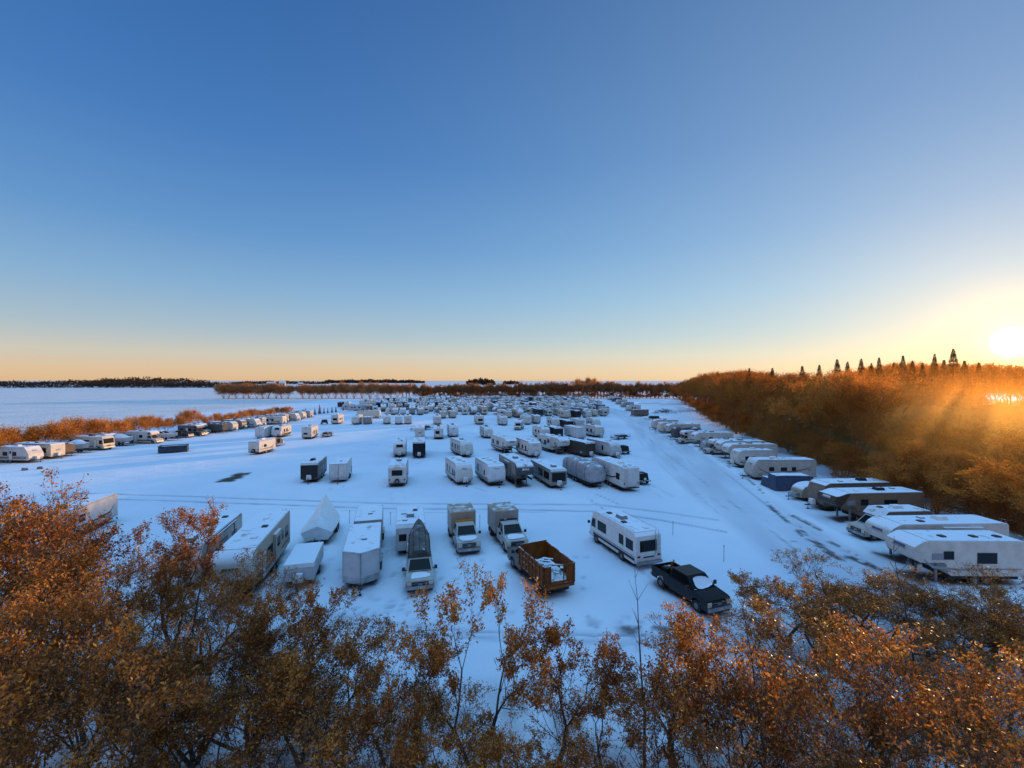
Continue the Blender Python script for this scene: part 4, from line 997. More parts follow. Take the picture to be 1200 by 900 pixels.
put(trailer('grey and white trailer in front of a small dark generator trailer', 8.6, 2.5, 3.0, (.45, .45, .45), 'slant', [(-1, -2.6, -1.8, 1.3, 2.1), (-1, 1., 1.5, 1.3, 2.2)], ac=(1.2,), style=3, gmat=ggraph), at(723, 537), -25, 8.6)
put(flat_trailer('small dark generator trailer beside the grey and white trailer', 2.8, 1.8, load=1.1, rails=False), at(735, 533), -20, 2.8, 'far')
# ------------------------------------------------------------------ fourth row
put(trailer('white box-like trailer behind the black-fronted trailer', 6.5, 2.5, 3.1, WHITE, 'flat', V), at(492, 515), -12, 6.5)
put(trailer('white trailer with small dark rear window, left of an identical-height neighbour', 6.5, 2.5, 3.1, WHITE, 'other', V, rear_win=(-.2, .8, 1.5, 2.2), style=1), at(514, 515), -10, 6.5, 'far')
put(trailer('plain pale trailer with ridged roof right of the one with a dark rear window', 7, 2.5, 3.2, (.6, .6, .62), 'slant', V), at(532, 513), -14, 7)
put(trailer('white trailer with awning and black windows alone in the gap behind the slant-nosed pair', 6.6, 2.4, 2.9, WHITE, 'slant', V, awning=-1, style=0), at(573, 514), -16, 6.6)
put(flat_trailer('low snow-covered boat trailer with two rails left of the box-like white trailer', 7., 2.2, load=.5), at(484, 505), 40, 7.)
put(trailer('small white trailer with three dark side windows behind the third row', 6.4, 2.4, 2.9, WHITE, 'round', V, style=0), at(640, 514), -22, 6.4)
put(trailer('black box trailer with snowy flat roof behind the third row', 6.6, 2.6, 2.9, (.02, .02, .022), 'flat', V[:1], logo=False, ac=()), at(655, 514), -20, 6.6)
put(cargo_trailer('pale cargo trailer with tall plain sides right of the black box trailer', 7.4, 2.5, 3.1, (.55, .56, .58), False, low=False), at(682, 515), -22, 7.4)
put(trailer('white trailer with dark graphics behind a low snowy flatbed', 7.6, 2.5, 3.1, WHITE, 'round', V, style=2), at(704, 513), -24, 7.6)
put(flat_trailer('low snowy flatbed near the road edge in the fourth row', 5., 2.1, load=.3), at(719, 515), 60, 5.)
# ------------------------------------------------------------------ left part of the yard
o = trailer('white trailer parked skew in the empty left yard with a round teardrop behind', 5.6, 2.4, 2.8, WHITE, 'flat', [(1, -1.2, -.5, 1.4, 1.9), (-1, -1.2, -.4, 1.4, 1.9)], spare=True, style=0); put(o, at(297, 533), 4, 5.6, 'far')
put(teardrop('small dark teardrop camper tucked behind the skew white trailer', 3.6, 1.8, 2., (.16, .13, .11)), at(313, 524), 20, 3.6, 'far')
put(cargo_trailer('plain white box trailer left of the one with black lower front', 5.4, 2.5, 3., (.62, .62, .64), False, low=False), at(304, 514), 2, 5.4)
put(trailer('white trailer with dark front window and black lower front', 6.2, 2.5, 3., WHITE, 'slant', V, front_win=(.3, .75, .4, .8), style=2, low=dgraph), at(323, 513), -2, 6.2)
put(trailer('tall white trailer with two stacked dark rear windows in the left yard', 6., 2.45, 3.3, WHITE, 'flat', V, rear_win=(-.2, .7, 1.3, 1.7), style=0), at(359, 515), -8, 6., 'far')
t = bpy.data.objects['travel_trailer']
put(flat_trailer('low black-sided utility trailer filled with snow beside the tall white trailer', 4.2, 2.0, load=.45), at(379, 512.5), 0, 4.2)
put(dumpster('dark open dumpster filled with snow standing alone on the left'), at(186, 531), 62, 5.)
put(flat_trailer('tiny dark trailer with an upright frame far out in the left yard', 2.6, 1.7, load=.9, rails=False), at(377.5, 497.5), 5, 2.6)
put(trailer('white trailer with wide dark rear window by the little dark trailer', 6., 2.5, 3.4, WHITE, 'flat', V, rear_win=(-.8, .6, 1.5, 2.2)), at(392, 497.5), -4, 6., 'far')
put(trailer('white trailer left of a short grey cargo trailer', 6., 2.5, 3.2, WHITE, 'slant', V), at(416, 498), -6, 6.)
put(cargo_trailer('short grey cargo trailer with framed door', 4.6, 2.5, 2.6, (.25, .26, .28), False, low=False), at(429, 497.5), -6, 4.6)
put(trailer('long cream trailer broadside with sunlit flank behind the short grey cargo trailer', 9., 2.5, 3.1, CREAM, 'flat', [(1, -2.5, -1.2, 1.4, 2.1), (1, .5, 2., 1.4, 2.1)], style=None), at(419, 490.5), 84, 9., 'far')
for (px, py, c, nz, lab) in ((453, 497.5, WHITE, 'slant', 'white slant-nosed trailer with a small black window, left of a pale pair'), (467, 498, (.62, .63, .66), 'round', 'pale round-nosed trailer with sloping snowy front in the middle distance'), (478, 497.5, WHITE, 'flat', 'white flat-fronted trailer at the right of three in the middle distance'), (513, 498, WHITE, 'other', 'white trailer on its own in the snow beyond the fourth row'),
      (563, 498, WHITE, 'flat', 'white trailer with a wide black rear window standing out before the far crowd'), (591, 499, WHITE, 'round', 'round white trailer with dark hitch before the far crowd'), (619, 498, WHITE, 'flat', 'white trailer beside a black-roofed van in the middle distance'), (630, 497, OFFW, 'round', 'off-white trailer second of three before the far crowd'),
      (652, 501, WHITE, 'slant', 'white trailer with black arched graphics in the middle distance'), (681, 503, OFFW, 'flat', 'off-white trailer with slab side in front of the far crowd'), (700, 502, WHITE, 'slant', 'white trailer with two dark windows at the road end of its row')):
    put(trailer(lab, 6.5, 2.5, 3.1, c, nz, V, style=rng.choice([0, 1, 2, None]), rear_win=(-.8, .8, 1.4, 2.1) if 'rear' in lab else None), at(px, py), -14, 6.5, 'far' if 'rear' in lab else 'near')
put(camper_van('white camper turned the other way with a cab-over bunk before the far crowd', 6.2), at(606, 504.5), 12, 6.2)
put(trailer('low black-roofed trailer among white ones before the far crowd', 6., 2.5, 2.5, (.025, .025, .03), 'flat', V[:2], logo=False, ac=()), at(668, 502), -18, 6.)

# ------------------------------------------------------------------ row along the right forest, noses to the road
RWHITE = (.58, .53, .48)  # white warmed to paint in the sun haze over this row
def rowput(o, nx, Y, L, h=90): return put(o, (nx, Y), h, L)
LW = lambda *t: [(1, a, b, 1.45, 2.0) for a, b in t]
rowput(fifth('nearest white fifth wheel on the right with two side windows', 8.4, 2.5, 3.35, (.58, .53, .48), None, [(1, 1.2, 1.9, 2.0, 2.55), (1, -2., -.6, 1.7, 2.45)], 0, ggraph, ac=(), vents=((1.2, .3), (-1.2, .3), (-3., .3))), 30.4, 34.1, 8.4, 91)
rowput(fifth('white fifth wheel with dark emblem on its rounded nose, second from the right edge', 10.4, 2.5, 3.4, (.59, .54, .49), None, [(1, 0, 1.2, 1.8, 2.5)], 2, dgraph, (1, -2.8, .6), ac=(-.4,), vents=((1.8, .5), (.9, -.4))), 31.6, 37.6, 10.4, 88)
rowput(camper_van('camper van with white bonnet and brown body beside the rounded white fifth wheel', 7., 2.1, 2.8, (.5, .45, .4), (.20, .13, .09), over=False, style=3, gmat=bgraph), 33.9, 42.9, 7., 86)
rowput(fifth('brown fifth wheel with big rounded nose beside the camper van', 10.4, 2.5, 3.2, (.22, .15, .10), (.075, .05, .036), [(1, 1.4, 2.2, 1.9, 2.5), (1, -2, -.5, 1.7, 2.4)], 2, bgraph, ac=(-1.,), roundness=1.5), 35.0, 48.4, 10.4, 86)
rowput(trailer('white-roofed trailer half hidden behind the brown fifth wheel', 9., 2.5, 3.3, (.2, .15, .11), 'round', LW((0, 1)), ac=(-1.5,), style=1, gmat=bgraph), 36.6, 52.6, 9., 86)
rowput(teardrop('tan teardrop camper with dark square door', 4.4, 1.9, 2.15, (.36, .29, .22)), 37.0, 56.6, 4.4, 84)
put(tarp_stack('two-tiered stack under blue tarpaulin with snow on top'), (36.8, 62.6), 90, 5.)
rowput(trailer('long white travel trailer with three small windows beside the blue tarpaulin stack', 10., 2.5, 3.2, (.46, .41, .36), 'slant', [(1, 1.6, 2.3, 1.5, 2.05), (1, -.4, .5, 1.5, 2.0), (1, -1.8, -1.2, 1.5, 2.05)], style=2, gmat=bgraph, ac=(1.,), cover=False), 37.2, 68.6, 10., 90)
RR = [('white trailer with two square side windows, beyond the long white one', 'r', 7., RWHITE, LW((1.4, 2.0), (.3, .9)), 39.9, 78.3), ('white fifth wheel third beyond the blue stack along the forest', 'f', 9.5, RWHITE, None, 40.6, 83.), ('white fifth wheel fourth beyond the blue stack along the forest', 'f', 9.2, OFFW, None, 41.3, 87.4),
      ('white cab-over camper with dark cab window beside a small silver dome', 'c', 7.6, RWHITE, None, 40.6, 91.6), ('small silver dome-shaped covered camper on the roadside', 't', 3.6, GREY, None, 41.6, 95.2), ('white fifth wheel with high tail window beyond the silver dome', 'f', 9., RWHITE, None, 42.2, 101.5), ('white motorhome with dark diagonal stripes toward the far end of the right row', 'c', 8., RWHITE, None, 40.8, 107.6),
      ('trailer under a dark grey cover along the forest', 'k', 7.6, None, None, 42.4, 115.), ('white fifth wheel just past the dark grey cover', 'f', 9., OFFW, None, 43., 121.), ('cream trailer third past the dark grey cover', 'r', 7., CREAM, LW((1, 1.6)), 43.4, 129.), ('white trailer at the end of the close right row', 'r', 8., RWHITE, LW((1, 1.8)), 44.5, 138.)]
for lab, k, L, c, ws, nx, y in RR:
    if k == 'r': o = trailer(lab, L, 2.5, 3.1, c, 'round', ws, style=rng.choice([0, 1, 2]))
    elif k == 'f': o = fifth(lab, L, 2.5, 3.45, c, None, [(1, .4, 1.2, 1.8, 2.4), (1, -3.4, -2.2, 1.8, 2.4)], rng.choice([0, 2]), rng.choice([dgraph, bgraph, ggraph]))
    elif k == 'c': o = camper_van(lab, L, 2.2, 3.1, c, style=2)
    elif k == 't': o = tarped_rv(lab, L, 2.2, 2.3, seed=4, name='covered_camper', clear=.3)
    else: o = tarped_rv(lab, L, 2.6, 3.2, M('dark_tarp', (.10, .09, .09), .8, snow=.4, bump=.4), seed=6)
    rowput(o, nx, y, L, 88)
put(flat_trailer('rusty brown flat trailer beyond the close right row', 5.6, 2.2, load=.8, rails=False), at(758, 492), 84, 5.6)
put(cargo_trailer('brown-grey box trailer beside the brush pile', 7., 2.5, 3., (.17, .13, .11), False, low=False), at(741, 488), 80, 7.)
for k, (px, py, c, lab) in enumerate(((734, 482, RWHITE, 'white trailer just beyond the brown-grey box trailer'), (728, 477.5, GREY, 'grey trailer next beyond the white one past the brown-grey box'), (722, 474, OFFW, 'off-white trailer far up the right side of the road'), (717, 471, (.12, .12, .13), 'dark trailer at the far end of the right roadside'), (712, 469, RWHITE, 'white trailer farthest up the right roadside'))):
    put(trailer(lab, 7.5, 2.5, 3.1, c, 'slant', V, style=1), at(px, py), 75, 7.5)

# ------------------------------------------------------------------ row along the left bushes, noses to the yard
LR = [('trailer with orange-lit slanted nose, leftmost in the bush row', 'r', 7.5, WHITE, 'slant', 37, 543), ('long cream trailer with square window, second in the bush row', 'f2', 9., CREAM, 'flat', 63, 538.5), ('small rounded brown camper, third in the bush row', 'k2', 5., None, None, 77, 535.5), ('low covered car-sized trailer under snow, fourth in the bush row', 'b', 5.2, None, None, 101, 531.5),
      ('cream motorhome with wide windshield in the bush row', 'm', 9., CREAM, None, 124, 528), ('rounded white trailer just behind the cream motorhome', 'r', 6., OFFW, 'round', 129, 524), ('boat under pale snowy cover between cream motorhome and white cab-over', 'b', 6., None, None, 153, 523), ('white cab-over motorhome with dark cab window in the bush row', 'c', 8., WHITE, None, 185, 520.5),
      ('white motor boat with open cockpit on a trailer in the bush row', 'o', 7., WHITE, None, 206, 517), ('dark pickup parked among the bush-row trailers', 'p', 5.9, DARK, None, 222, 513.5), ('dark grey motorhome next to the dark pickup', 'c', 7., (.14, .14, .15), None, 238, 511.5), ('white cab-over camper with lit nose right of the dark grey motorhome', 'c', 6.4, CREAM, None, 243, 509.5),
      ('dark barrel-topped covered trailer in the bush row', 'k', 8., None, None, 263, 508), ('white-topped dark trailer right of the barrel-topped cover', 'r', 8., (.5, .46, .4), 'round', 275, 506), ('dark trailer with snowy curved roof in the bush row', 'r', 7., (.2, .18, .16), 'round', 286, 503.5), ('white travel trailer broadside toward the far end of the bush row', 'r', 8., WHITE, 'slant', 303, 502),
      ('small grey box trailer toward the far end of the bush row', 'r', 5., GREY, 'flat', 309, 500), ('cream fifth wheel with sunlit front near the far end of the bush row', 'r', 9., CREAM, 'flat', 333, 498), ('tan trailer behind the sunlit cream fifth wheel', 'r', 8., TAN, 'flat', 336, 495.5), ('white trailer third from the far end of the bush row', 'r', 8., WHITE, 'slant', 350, 494), ('cream round-nosed trailer lit by the sun near the spruces', 'r', 6.4, CREAM, 'round', 357, 491.5), ('grey trailer at the far end of the bush row beside the spruces', 'r', 7., GREY, 'flat', 365, 490)]
for k, (lab, kd, L, c, nz, px, py) in enumerate(LR):
    if kd == 'r': o = trailer(lab, L, 2.5, 2.95, c, nz, [(-1, -1.5, -.6, 1.4, 2.05), (-1, .5, 1.2, 1.4, 2.05)], style=rng.choice([0, 1, None]), door=(-1, -.3))
    elif kd == 'f2': o = trailer(lab, L, 2.5, 3.0, c, nz, [(-1, 2.6, 3.4, 1.3, 2.2), (-1, -1., .2, 1.3, 2.1)], style=None)
    elif kd == 'm': o = motorhome(lab, L, 2.5, 3.0, c, bgraph, 1, 'flat')
    elif kd == 'c': o = camper_van(lab, L, 2.2, 3.05, c, style=1)
    elif kd == 'b': o = power_boat(lab, L, 2.2, (.5, .5, .5), cover=M('pale_cover', (.45, .46, .5), .8, snow=.8, bump=.4))
    elif kd == 'o': o = power_boat(lab, L, 2.4, c)
    elif kd == 'p': o = pickup(lab, c)
    else: o = tarped_rv(lab, L, 2.5, 3.0 if kd == 'k' else 2.6, M('dark_tarp', (.10, .09, .09), .8, snow=.4, bump=.4) if kd == 'k' else M('brown_tarp', (.16, .11, .08), .8, snow=.4, bump=.4), seed=k)
    P = at(px, py); put(o, (P[0] - .5, P[1] + 1.2), -86 + rng.uniform(-4, 4), L)

# ------------------------------------------------------------------ the far crowd: copies of one-piece vehicles
def far_proto(name, kind, L, W, H):
    bm = bmesh.new(); h = L / 2
    if kind == 'fifth': pr = [(-h, .7), (h - 2.6, .7), (h - 2.4, 1.7), (h - .4, 1.7), (h, 2.4), (h - .5, H - .3), (h - 1.1, H), (-h, H)]
    elif kind == 'motor': pr = [(-h, .5), (h - .1, .5), (h, 1.2), (h - .5, H - .2), (h - .9, H), (-h, H)]
    elif kind == 'cabover': pr = [(-h, .5), (h, .5), (h, 1.1), (h - 1., 1.3), (h - 1.5, 2.1), (h - .9, 2.3), (h - 1.1, H - .2), (h - 1.6, H), (-h, H)]
    elif kind == 'round': pr = [(-h, .6), (h - .4, .6), (h, 1.3), (h - .3, H - .5), (h - .9, H), (-h + .3, H), (-h, H - .4)]
    else: pr = [(-h, .55), (h - .3, .55), (h, 1.2), (h - .7, H - .1), (h - 1., H), (-h, H)]
    bev(prism(pr, W, bm), .06, 1)
    for s in (-1, 1):
        for x0, x1 in ((-h * .75, -h * .45), (-h * .1, h * .15), (h * .3, h * .5)): box(((x0 + x1) / 2, s * (W / 2 + .005), 1.85), (x1 - x0, .03, .65), bm, 1)
        for x in (-.8, .1): tube((x, s * (W / 2 - .25), .36), (x, s * (W / 2 - .02), .36), .36, n=10, bm=bm, mi=1)
    box((0, 0, .48), (L - .8, W - .4, .25), bm, 1); box((-h - .01, 0, 1.8), (.03, 1.3, .6), bm, 1)
    if kind in ('slant', 'round'): box((h + .4, 0, .55), (1., .3, .12), bm, 1); box((h + .1, 0, .85), (.4, .6, .5), bm)
    if kind == 'motor': box((h - .2, 0, 1.8), (.35, W * .85, .8), bm, 1)
    if kind == 'cabover': quadpanel([(h - 1., -.9, 1.32), (h - 1., .9, 1.32), (h - 1.48, .9, 2.05), (h - 1.48, -.9, 2.05)], (.05, .95, .1, .95), .03, bm, 1)
    box((0.3, 0, H + .14), (1., .7, .3), bm, 2); box((-h * .5, .3, H + .06), (.5, .5, .14), bm, 2); box((h * .45, -.3, H + .06), (.4, .4, .12), bm, 2)
    return mk(name, bm, [paint, dgraph, plast], None)
KIND = [('fifth_wheel_trailer', 'fifth', 9.5, 2.5, 3.6), ('travel_trailer', 'slant', 8., 2.5, 3.1), ('travel_trailer', 'round', 7., 2.5, 3.0), ('motorhome', 'motor', 9., 2.5, 3.2), ('cab_motorhome', 'cabover', 7.5, 2.4, 3.1), ('travel_trailer', 'slant', 6., 2.4, 2.8)]
PROT = [far_proto(*k) for k in KIND]; USEDP = set()
LABC = {'fifth_wheel_trailer': ('fifth wheel', 'high-nosed fifth wheel'), 'travel_trailer': ('travel trailer', 'travel trailer'), 'motorhome': ('motorhome', 'flat-fronted motorhome'), 'cab_motorhome': ('camper van', 'cab-over camper')}
ROWS = [(490.5, 520, 712, .85), (488.2, 590, 713, .8), (486.3, 452, 713, .86), (484.4, 500, 712, .8), (482.7, 430, 711, .88), (480.4, 432, 709, .88), (479., 520, 708, .8), (477.4, 398, 707, .86), (475.4, 424, 705, .86), (473.3, 428, 703, .86), (471.5, 444, 700, .86), (470, 466, 698, .84), (468.7, 505, 694, .82)]
for py, p0, p1, fill in ROWS:
    Yr = at(600, py)[1]; x, x1 = xat(p0, Yr), xat(p1, Yr)
    while x < x1:
        gap = rng.uniform(3.6, 5.0)
        if rng.random() < fill:
            i = rng.choices(range(6), (3, 5, 4, 1.5, 2, 3))[0]; o = PROT[i] if i not in USEDP else copy_tree(PROT[i]); USEDP.add(i)
            tone = rng.random(); k0 = rng.uniform(.48, .64)
            c, tw = (tuple(q * k0 for q in (1., .95, .88)), 'white') if tone < .58 else ((.5, .44, .36), 'cream') if tone < .72 else ((.26, .25, .25), 'grey') if tone < .88 else ((.03, .03, .035), 'black')
            k = rng.uniform(.94, 1.05); c = tuple(v * k for v in c); o.color = (*c, 1); o.scale = (rng.uniform(.85, 1.1), 1, rng.uniform(.92, 1.08))
            flip = rng.random() < .3; L = KIND[i][2]; put(o, (x, Yr + rng.uniform(-1.5, 1.5)), -14 + rng.uniform(-5, 5) + (0 if rng.random() < .9 else 70), L, 'far' if flip else 'near')
            cat, nm = LABC[KIND[i][0]]; tag(o, f'{tw} {nm} with snowy roof packed into the crowd of the far rows', cat, f'far crowded rows of parked {tw} {nm}s')
        else: gap = rng.uniform(3, 9)
        x += gap
for px, py in ((399, 480.5), (406, 481.5), (414, 481)):
    i = 1; o = copy_tree(PROT[1]); o.color = (.5, .5, .52, 1); put(o, at(px, py), 70, 8.); tag(o, 'grey travel trailer beside the line of little spruces', 'travel trailer', 'three trailers by the spruces')

# ------------------------------------------------------------------ stakes, brush and snow heaps
for px, py, lab in ((789, 628, 'thin marker stake in open snow left of the road, behind the motorhome tail'), (849, 659, 'thin marker stake by the black pickup, nearer the road'), (409, 614, 'thin marker stake left of the white cargo trailers'), (457, 616, 'thin marker stake between cargo trailer and camping trailer'), (562, 620, 'thin marker stake right of the tan box truck'), (412, 556, 'thin marker stake beside the white cargo trailer of the second row')):
    x, y = at(px, py); o = mk('marker_stake', tube((0, 0, -.1), (.02, .01, 1.45), .022, .02, 6), wood, None); o.location = (x, y, 0); box_ = None
    tag(o, lab, 'stake', 'marker stakes in the snow')
    bm = tube((0.02, .01, 1.25), (.02, .01, 1.4), .032, n=6); mk('reflector', bm, rust, o)
r = random.Random(12); bm = bmesh.new(); x0, y0 = at(779, 484)
for k in range(90):
    a = r.uniform(0, 6.28); rad = abs(r.gauss(0, 3.2)); p = Vector((math.cos(a) * rad * 1.5, math.sin(a) * rad, max(.0, 2.0 - rad * .4) * r.uniform(.2, 1))); d = Vector((r.gauss(0, 1), r.gauss(0, 1), r.gauss(.2, .4))).normalized()
    tube(p - d * r.uniform(.8, 2.2), p + d * r.uniform(.8, 2.2), r.uniform(.05, .16), .03, 5, bm)
o = mk('brush_pile', bm, wood); o.location = (x0, y0, 0); tag(o, 'heap of cut branches dusted with snow beyond the right row', 'brush pile')
def heap(px, py, rx, ry, hz, lab, sd):
    r = random.Random(sd); x0, y0 = at(px, py); bm = bmesh.new(); N, K = 30, 9; rows = []
    for a in range(K):
        f = 1 - a / (K - 1); row = []
        for b in range(N):
            t = 6.2832 * b / N; q = 1 + .18 * math.sin(3 * t + sd) + .1 * math.sin(7 * t + sd * 2); row.append(bm.verts.new((rx * f * q * math.cos(t), ry * f * q * math.sin(t), hz * (1 - f * f) * (1 + r.uniform(-.12, .12)) - .05)))
        rows.append(row)
    for a, b in zip(rows, rows[1:]):
        for k in range(N): bm.faces.new((a[k], a[(k + 1) % N], b[(k + 1) % N], b[k]))
    o = mk('snow_heap', bm, M('heap_snow', (.78, .83, .92), .9, var=.1, bump=.6)); o.location = (x0, y0, 0); tag(o, lab, 'snow heap')
heap(795, 482, 9, 5, 2.2, 'rough snow heap right of the brush pile', 1); heap(770, 473, 14, 7, 2.6, 'long low snow heap far beyond the brush pile', 2); heap(790, 474, 10, 6, 3., 'snow heap against the forest corner', 3)
bm = box((0, 0, .25), (.7, .5, .5), top=.8); o = mk('concrete_block', bm, plast); o.location = (*at(28, 551.5), 0); tag(o, 'small grey block in the snow, left of its twin near the left edge', 'block', 'two small blocks')
bm = box((0, 0, .25), (.8, .5, .5), top=.7); o = mk('concrete_block', bm, plast); o.location = (*at(46, 550), 0); o.rotation_euler.z = .6; tag(o, 'small grey block in the snow, right of its twin near the left edge', 'block', 'two small blocks')
# ------------------------------------------------------------------ ground: one sheet to the horizon
def axis(lo, d0, hi, step, far, grow_=1.09):
    a = list(np.arange(d0, hi, step)); s = step; x = a[-1]
    while x < far: s = min(s * grow_, 900); x += s; a.append(x)
    s = step; x = a[0]; b = []
    while x > lo: s = min(s * grow_, 900); x -= s; b.append(x)
    return np.array(b[::-1] + a)
gx, gy = axis(-24000, -62, 60, .33, 24000), axis(-300, 15, 84, .3, 26000, 1.05)
X, Y = np.meshgrid(gx, gy); gg = np.random.default_rng(5)
def vnoise(X, Y, sc_, seed):
    g = np.random.default_rng(seed); T = g.uniform(-1, 1, (256, 256)); x, y = X / sc_, Y / sc_; xi, yi = np.floor(x).astype(int), np.floor(y).astype(int); fx, fy = x - xi, y - yi
    fx, fy = fx * fx * (3 - 2 * fx), fy * fy * (3 - 2 * fy); q = lambda a, b: T[(xi + a) % 256, (yi + b) % 256]
    return (q(0, 0) * (1 - fx) + q(1, 0) * fx) * (1 - fy) + (q(0, 1) * (1 - fx) + q(1, 1) * fx) * fy
def pdist(pts):
    D = np.full(X.shape, 1e9)
    for (ax, ay), (bx, by) in zip(pts, pts[1:]):
        dx, dy = bx - ax, by - ay; t = np.clip(((X - ax) * dx + (Y - ay) * dy) / (dx * dx + dy * dy + 1e-9), 0, 1)
        D = np.minimum(D, np.hypot(X - ax - t * dx, Y - ay - t * dy))
    return D
near = np.clip((140 - Y) / 60, 0, 1) * np.clip((110 - abs(X)) / 30, 0, 1)
Z = near * (.035 * vnoise(X, Y, 2.3, 1) + .02 * vnoise(X, Y, .8, 2)) + np.clip((400 - Y) / 200, 0, 1) * .05 * vnoise(X, Y, 14, 3) * .6
pack_shade = np.zeros(X.shape); dirt_shade = np.zeros(X.shape)
pix = lambda L: [at(*p) for p in L]
roadL, roadR = pix([(722, 487), (752, 520), (800, 575), (868, 632), (905, 668), (960, 740)]), pix([(752, 487), (800, 516), (868, 558), (935, 603), (1000, 641), (1125, 706)])
# the packed road between its two edges
rl, rr_ = np.array(roadL), np.array(roadR)
xl = np.interp(Y, rl[::-1, 1], rl[::-1, 0]); xr = np.interp(Y, rr_[::-1, 1], rr_[::-1, 0])
inroad = np.clip((X - xl) / 1.5, 0, 1) * np.clip((xr - X) / .8, 0, 1) * (Y > 24) * (Y < 420)
pack_shade = np.maximum(pack_shade, inroad * (.30 + .25 * vnoise(X - Y * .25, Y * .15, 1.6, 9)))
Z -= inroad * .05
for f, kw in ((.06, .5), (.17, .35), (.21, .8), (.36, 1.1), (.40, .4), (.52, .3), (.575, .9), (.61, .5), (.74, .35), (.79, 1.), (.9, .6)):
    d = abs(X - (xl * (1 - f) + xr * f) + .9 * np.sin(Y / 17 + f * 40) * (1 + Y / 150) * .6); m = np.clip(1 - d / .3, 0, 1) * (Y > 24) * (Y < 300) * np.clip(.55 + .8 * vnoise(X * .25, Y, 6, int(f * 100)), 0, 1); pack_shade = np.maximum(pack_shade, m * kw); Z -= m * .03
# ploughed ridge and bare patches along the road edge
d = pdist(roadR); Z += .16 * np.exp(-((d - .7) / .5) ** 2) * (X > xr) + .05 * np.exp(-(d / .3) ** 2)
for L_, wd, th in (([(868, 556), (885, 569), (900, 582)], .28, .0), ([(898, 588), (925, 612)], .38, -.35), ([(929, 604), (962, 621)], .40, -.3), ([(938, 622), (962, 640), (986, 656)], .75, .05), ([(955, 626), (1004, 650)], .35, .1), ([(998, 653), (1032, 667)], .75, -.1), ([(1046, 674), (1085, 696)], .7, -.3), ([(1085, 696), (1130, 712)], .6, -.1), ([(834, 533), (856, 549)], .22, .15), ([(905, 596), (940, 618)], .25, .2)):
    d = pdist(pix(L_)); dirt_shade = np.maximum(dirt_shade, np.clip((wd * .7 - d) / .22 + .3, 0, 1) * np.clip((vnoise(X + Y * .25, Y * .45, .55, 21) * .8 + vnoise(X, Y * .6, .35, 22) * .5 - th) * 2.4 + .45, 0, 1) * .9); Z -= .05 * (d < wd)
# tyre tracks: packed snow, darkened further for the grooves' own shade
for L_, wd, k in (([(60, 578), (200, 581), (330, 586), (450, 590), (600, 591), (700, 592), (780, 601), (840, 610)], .38, .55), ([(60, 583), (200, 587), (330, 592), (450, 596), (600, 597), (700, 600), (770, 609), (850, 624)], .38, .6),
                  ([(330, 596), (500, 601), (640, 600)], .2, .25), ([(690, 585), (712, 600)], .2, .5), ([(700, 580), (727, 592)], .2, .45), ([(816, 577), (842, 602)], .2, .4), ([(380, 720), (470, 734), (560, 742), (700, 745), (850, 748)], .3, .5), ([(380, 727), (470, 742), (600, 752), (850, 757)], .35, .5),
                  ([(430, 520), (560, 536), (700, 560)], .4, .22), ([(20, 536), (110, 534), (190, 530), (300, 514)], .5, .25), ([(20, 551), (110, 543), (240, 535), (380, 520)], .5, .2)):
    d = pdist(pix(L_)); m = np.clip(1 - d / wd, 0, 1); m *= .55 + .45 * np.clip(vnoise(X, Y, 1.8, 31) + .5, 0, 1); pack_shade = np.maximum(pack_shade, m * k * 2.1); Z -= m * .07; Z += .03 * np.exp(-((d - wd * 1.6) / .15) ** 2)
# footprints and scuffs near the front edge
for k in range(150):
    px, py = (gg.uniform(385, 520), gg.uniform(700, 740)) if k < 55 else (gg.uniform(690, 860), gg.uniform(722, 765)) if k < 110 else (gg.uniform(380, 700), gg.uniform(640, 740))
    x, y = at(px, py); m = np.exp(-(((X - x) / .2) ** 2 + ((Y - y) / .25) ** 2)); Z -= .08 * m; pack_shade = np.maximum(pack_shade, m * .75)
for (px, py, rx, ry, th) in ((741, 738, 1.7, .5, .0), (772, 737, 1.2, .35, .05), (848, 757, .9, .3, 0), (935, 634, .7, .25, 0)):
    x, y = at(px, py); e = ((X - x) / rx) ** 2 + ((Y - y) / ry) ** 2; dirt_shade = np.maximum(dirt_shade, np.clip((1 - e) * 2, 0, 1) * np.clip(vnoise(X, Y, .5, 41) * 2 + .5, 0, 1) * .8)
# bare parking spot in the left half, edges ragged
x0, y0 = at(252, 566); px_ = [at(252, 566), at(274, 565), at(294, 554), at(279, 554)]
def inside(poly, s=1.):
    m = np.full(X.shape, 1e9)
    for (ax, ay), (bx, by) in zip(poly, poly[1:] + poly[:1]): m = np.minimum(m, ((bx - ax) * (Y - ay) - (by - ay) * (X - ax)) / math.hypot(bx - ax, by - ay))
    return m
m = inside(px_); dirt_shade = np.maximum(dirt_shade, np.clip((m + .25 + .5 * vnoise(X, Y, .8, 51)) * 1.6, 0, 1))
# thin, trodden snow and bare gravel under the parked vehicles, spread wider to paint their shade
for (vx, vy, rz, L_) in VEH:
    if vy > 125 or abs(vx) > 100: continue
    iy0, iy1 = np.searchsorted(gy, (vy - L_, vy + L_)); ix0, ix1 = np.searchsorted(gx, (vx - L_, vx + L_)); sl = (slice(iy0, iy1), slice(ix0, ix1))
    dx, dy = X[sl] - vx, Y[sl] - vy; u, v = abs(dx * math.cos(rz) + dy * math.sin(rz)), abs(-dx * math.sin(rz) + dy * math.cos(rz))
    e = np.minimum((L_ * .46 - u), (1.34 - v)) + .3 * vnoise(X[sl], Y[sl], .9, 61); dirt_shade[sl] = np.maximum(dirt_shade[sl], np.clip(e * 1.6, 0, 1) * .95); Z[sl] -= np.clip(e * 2, 0, 1) * .04
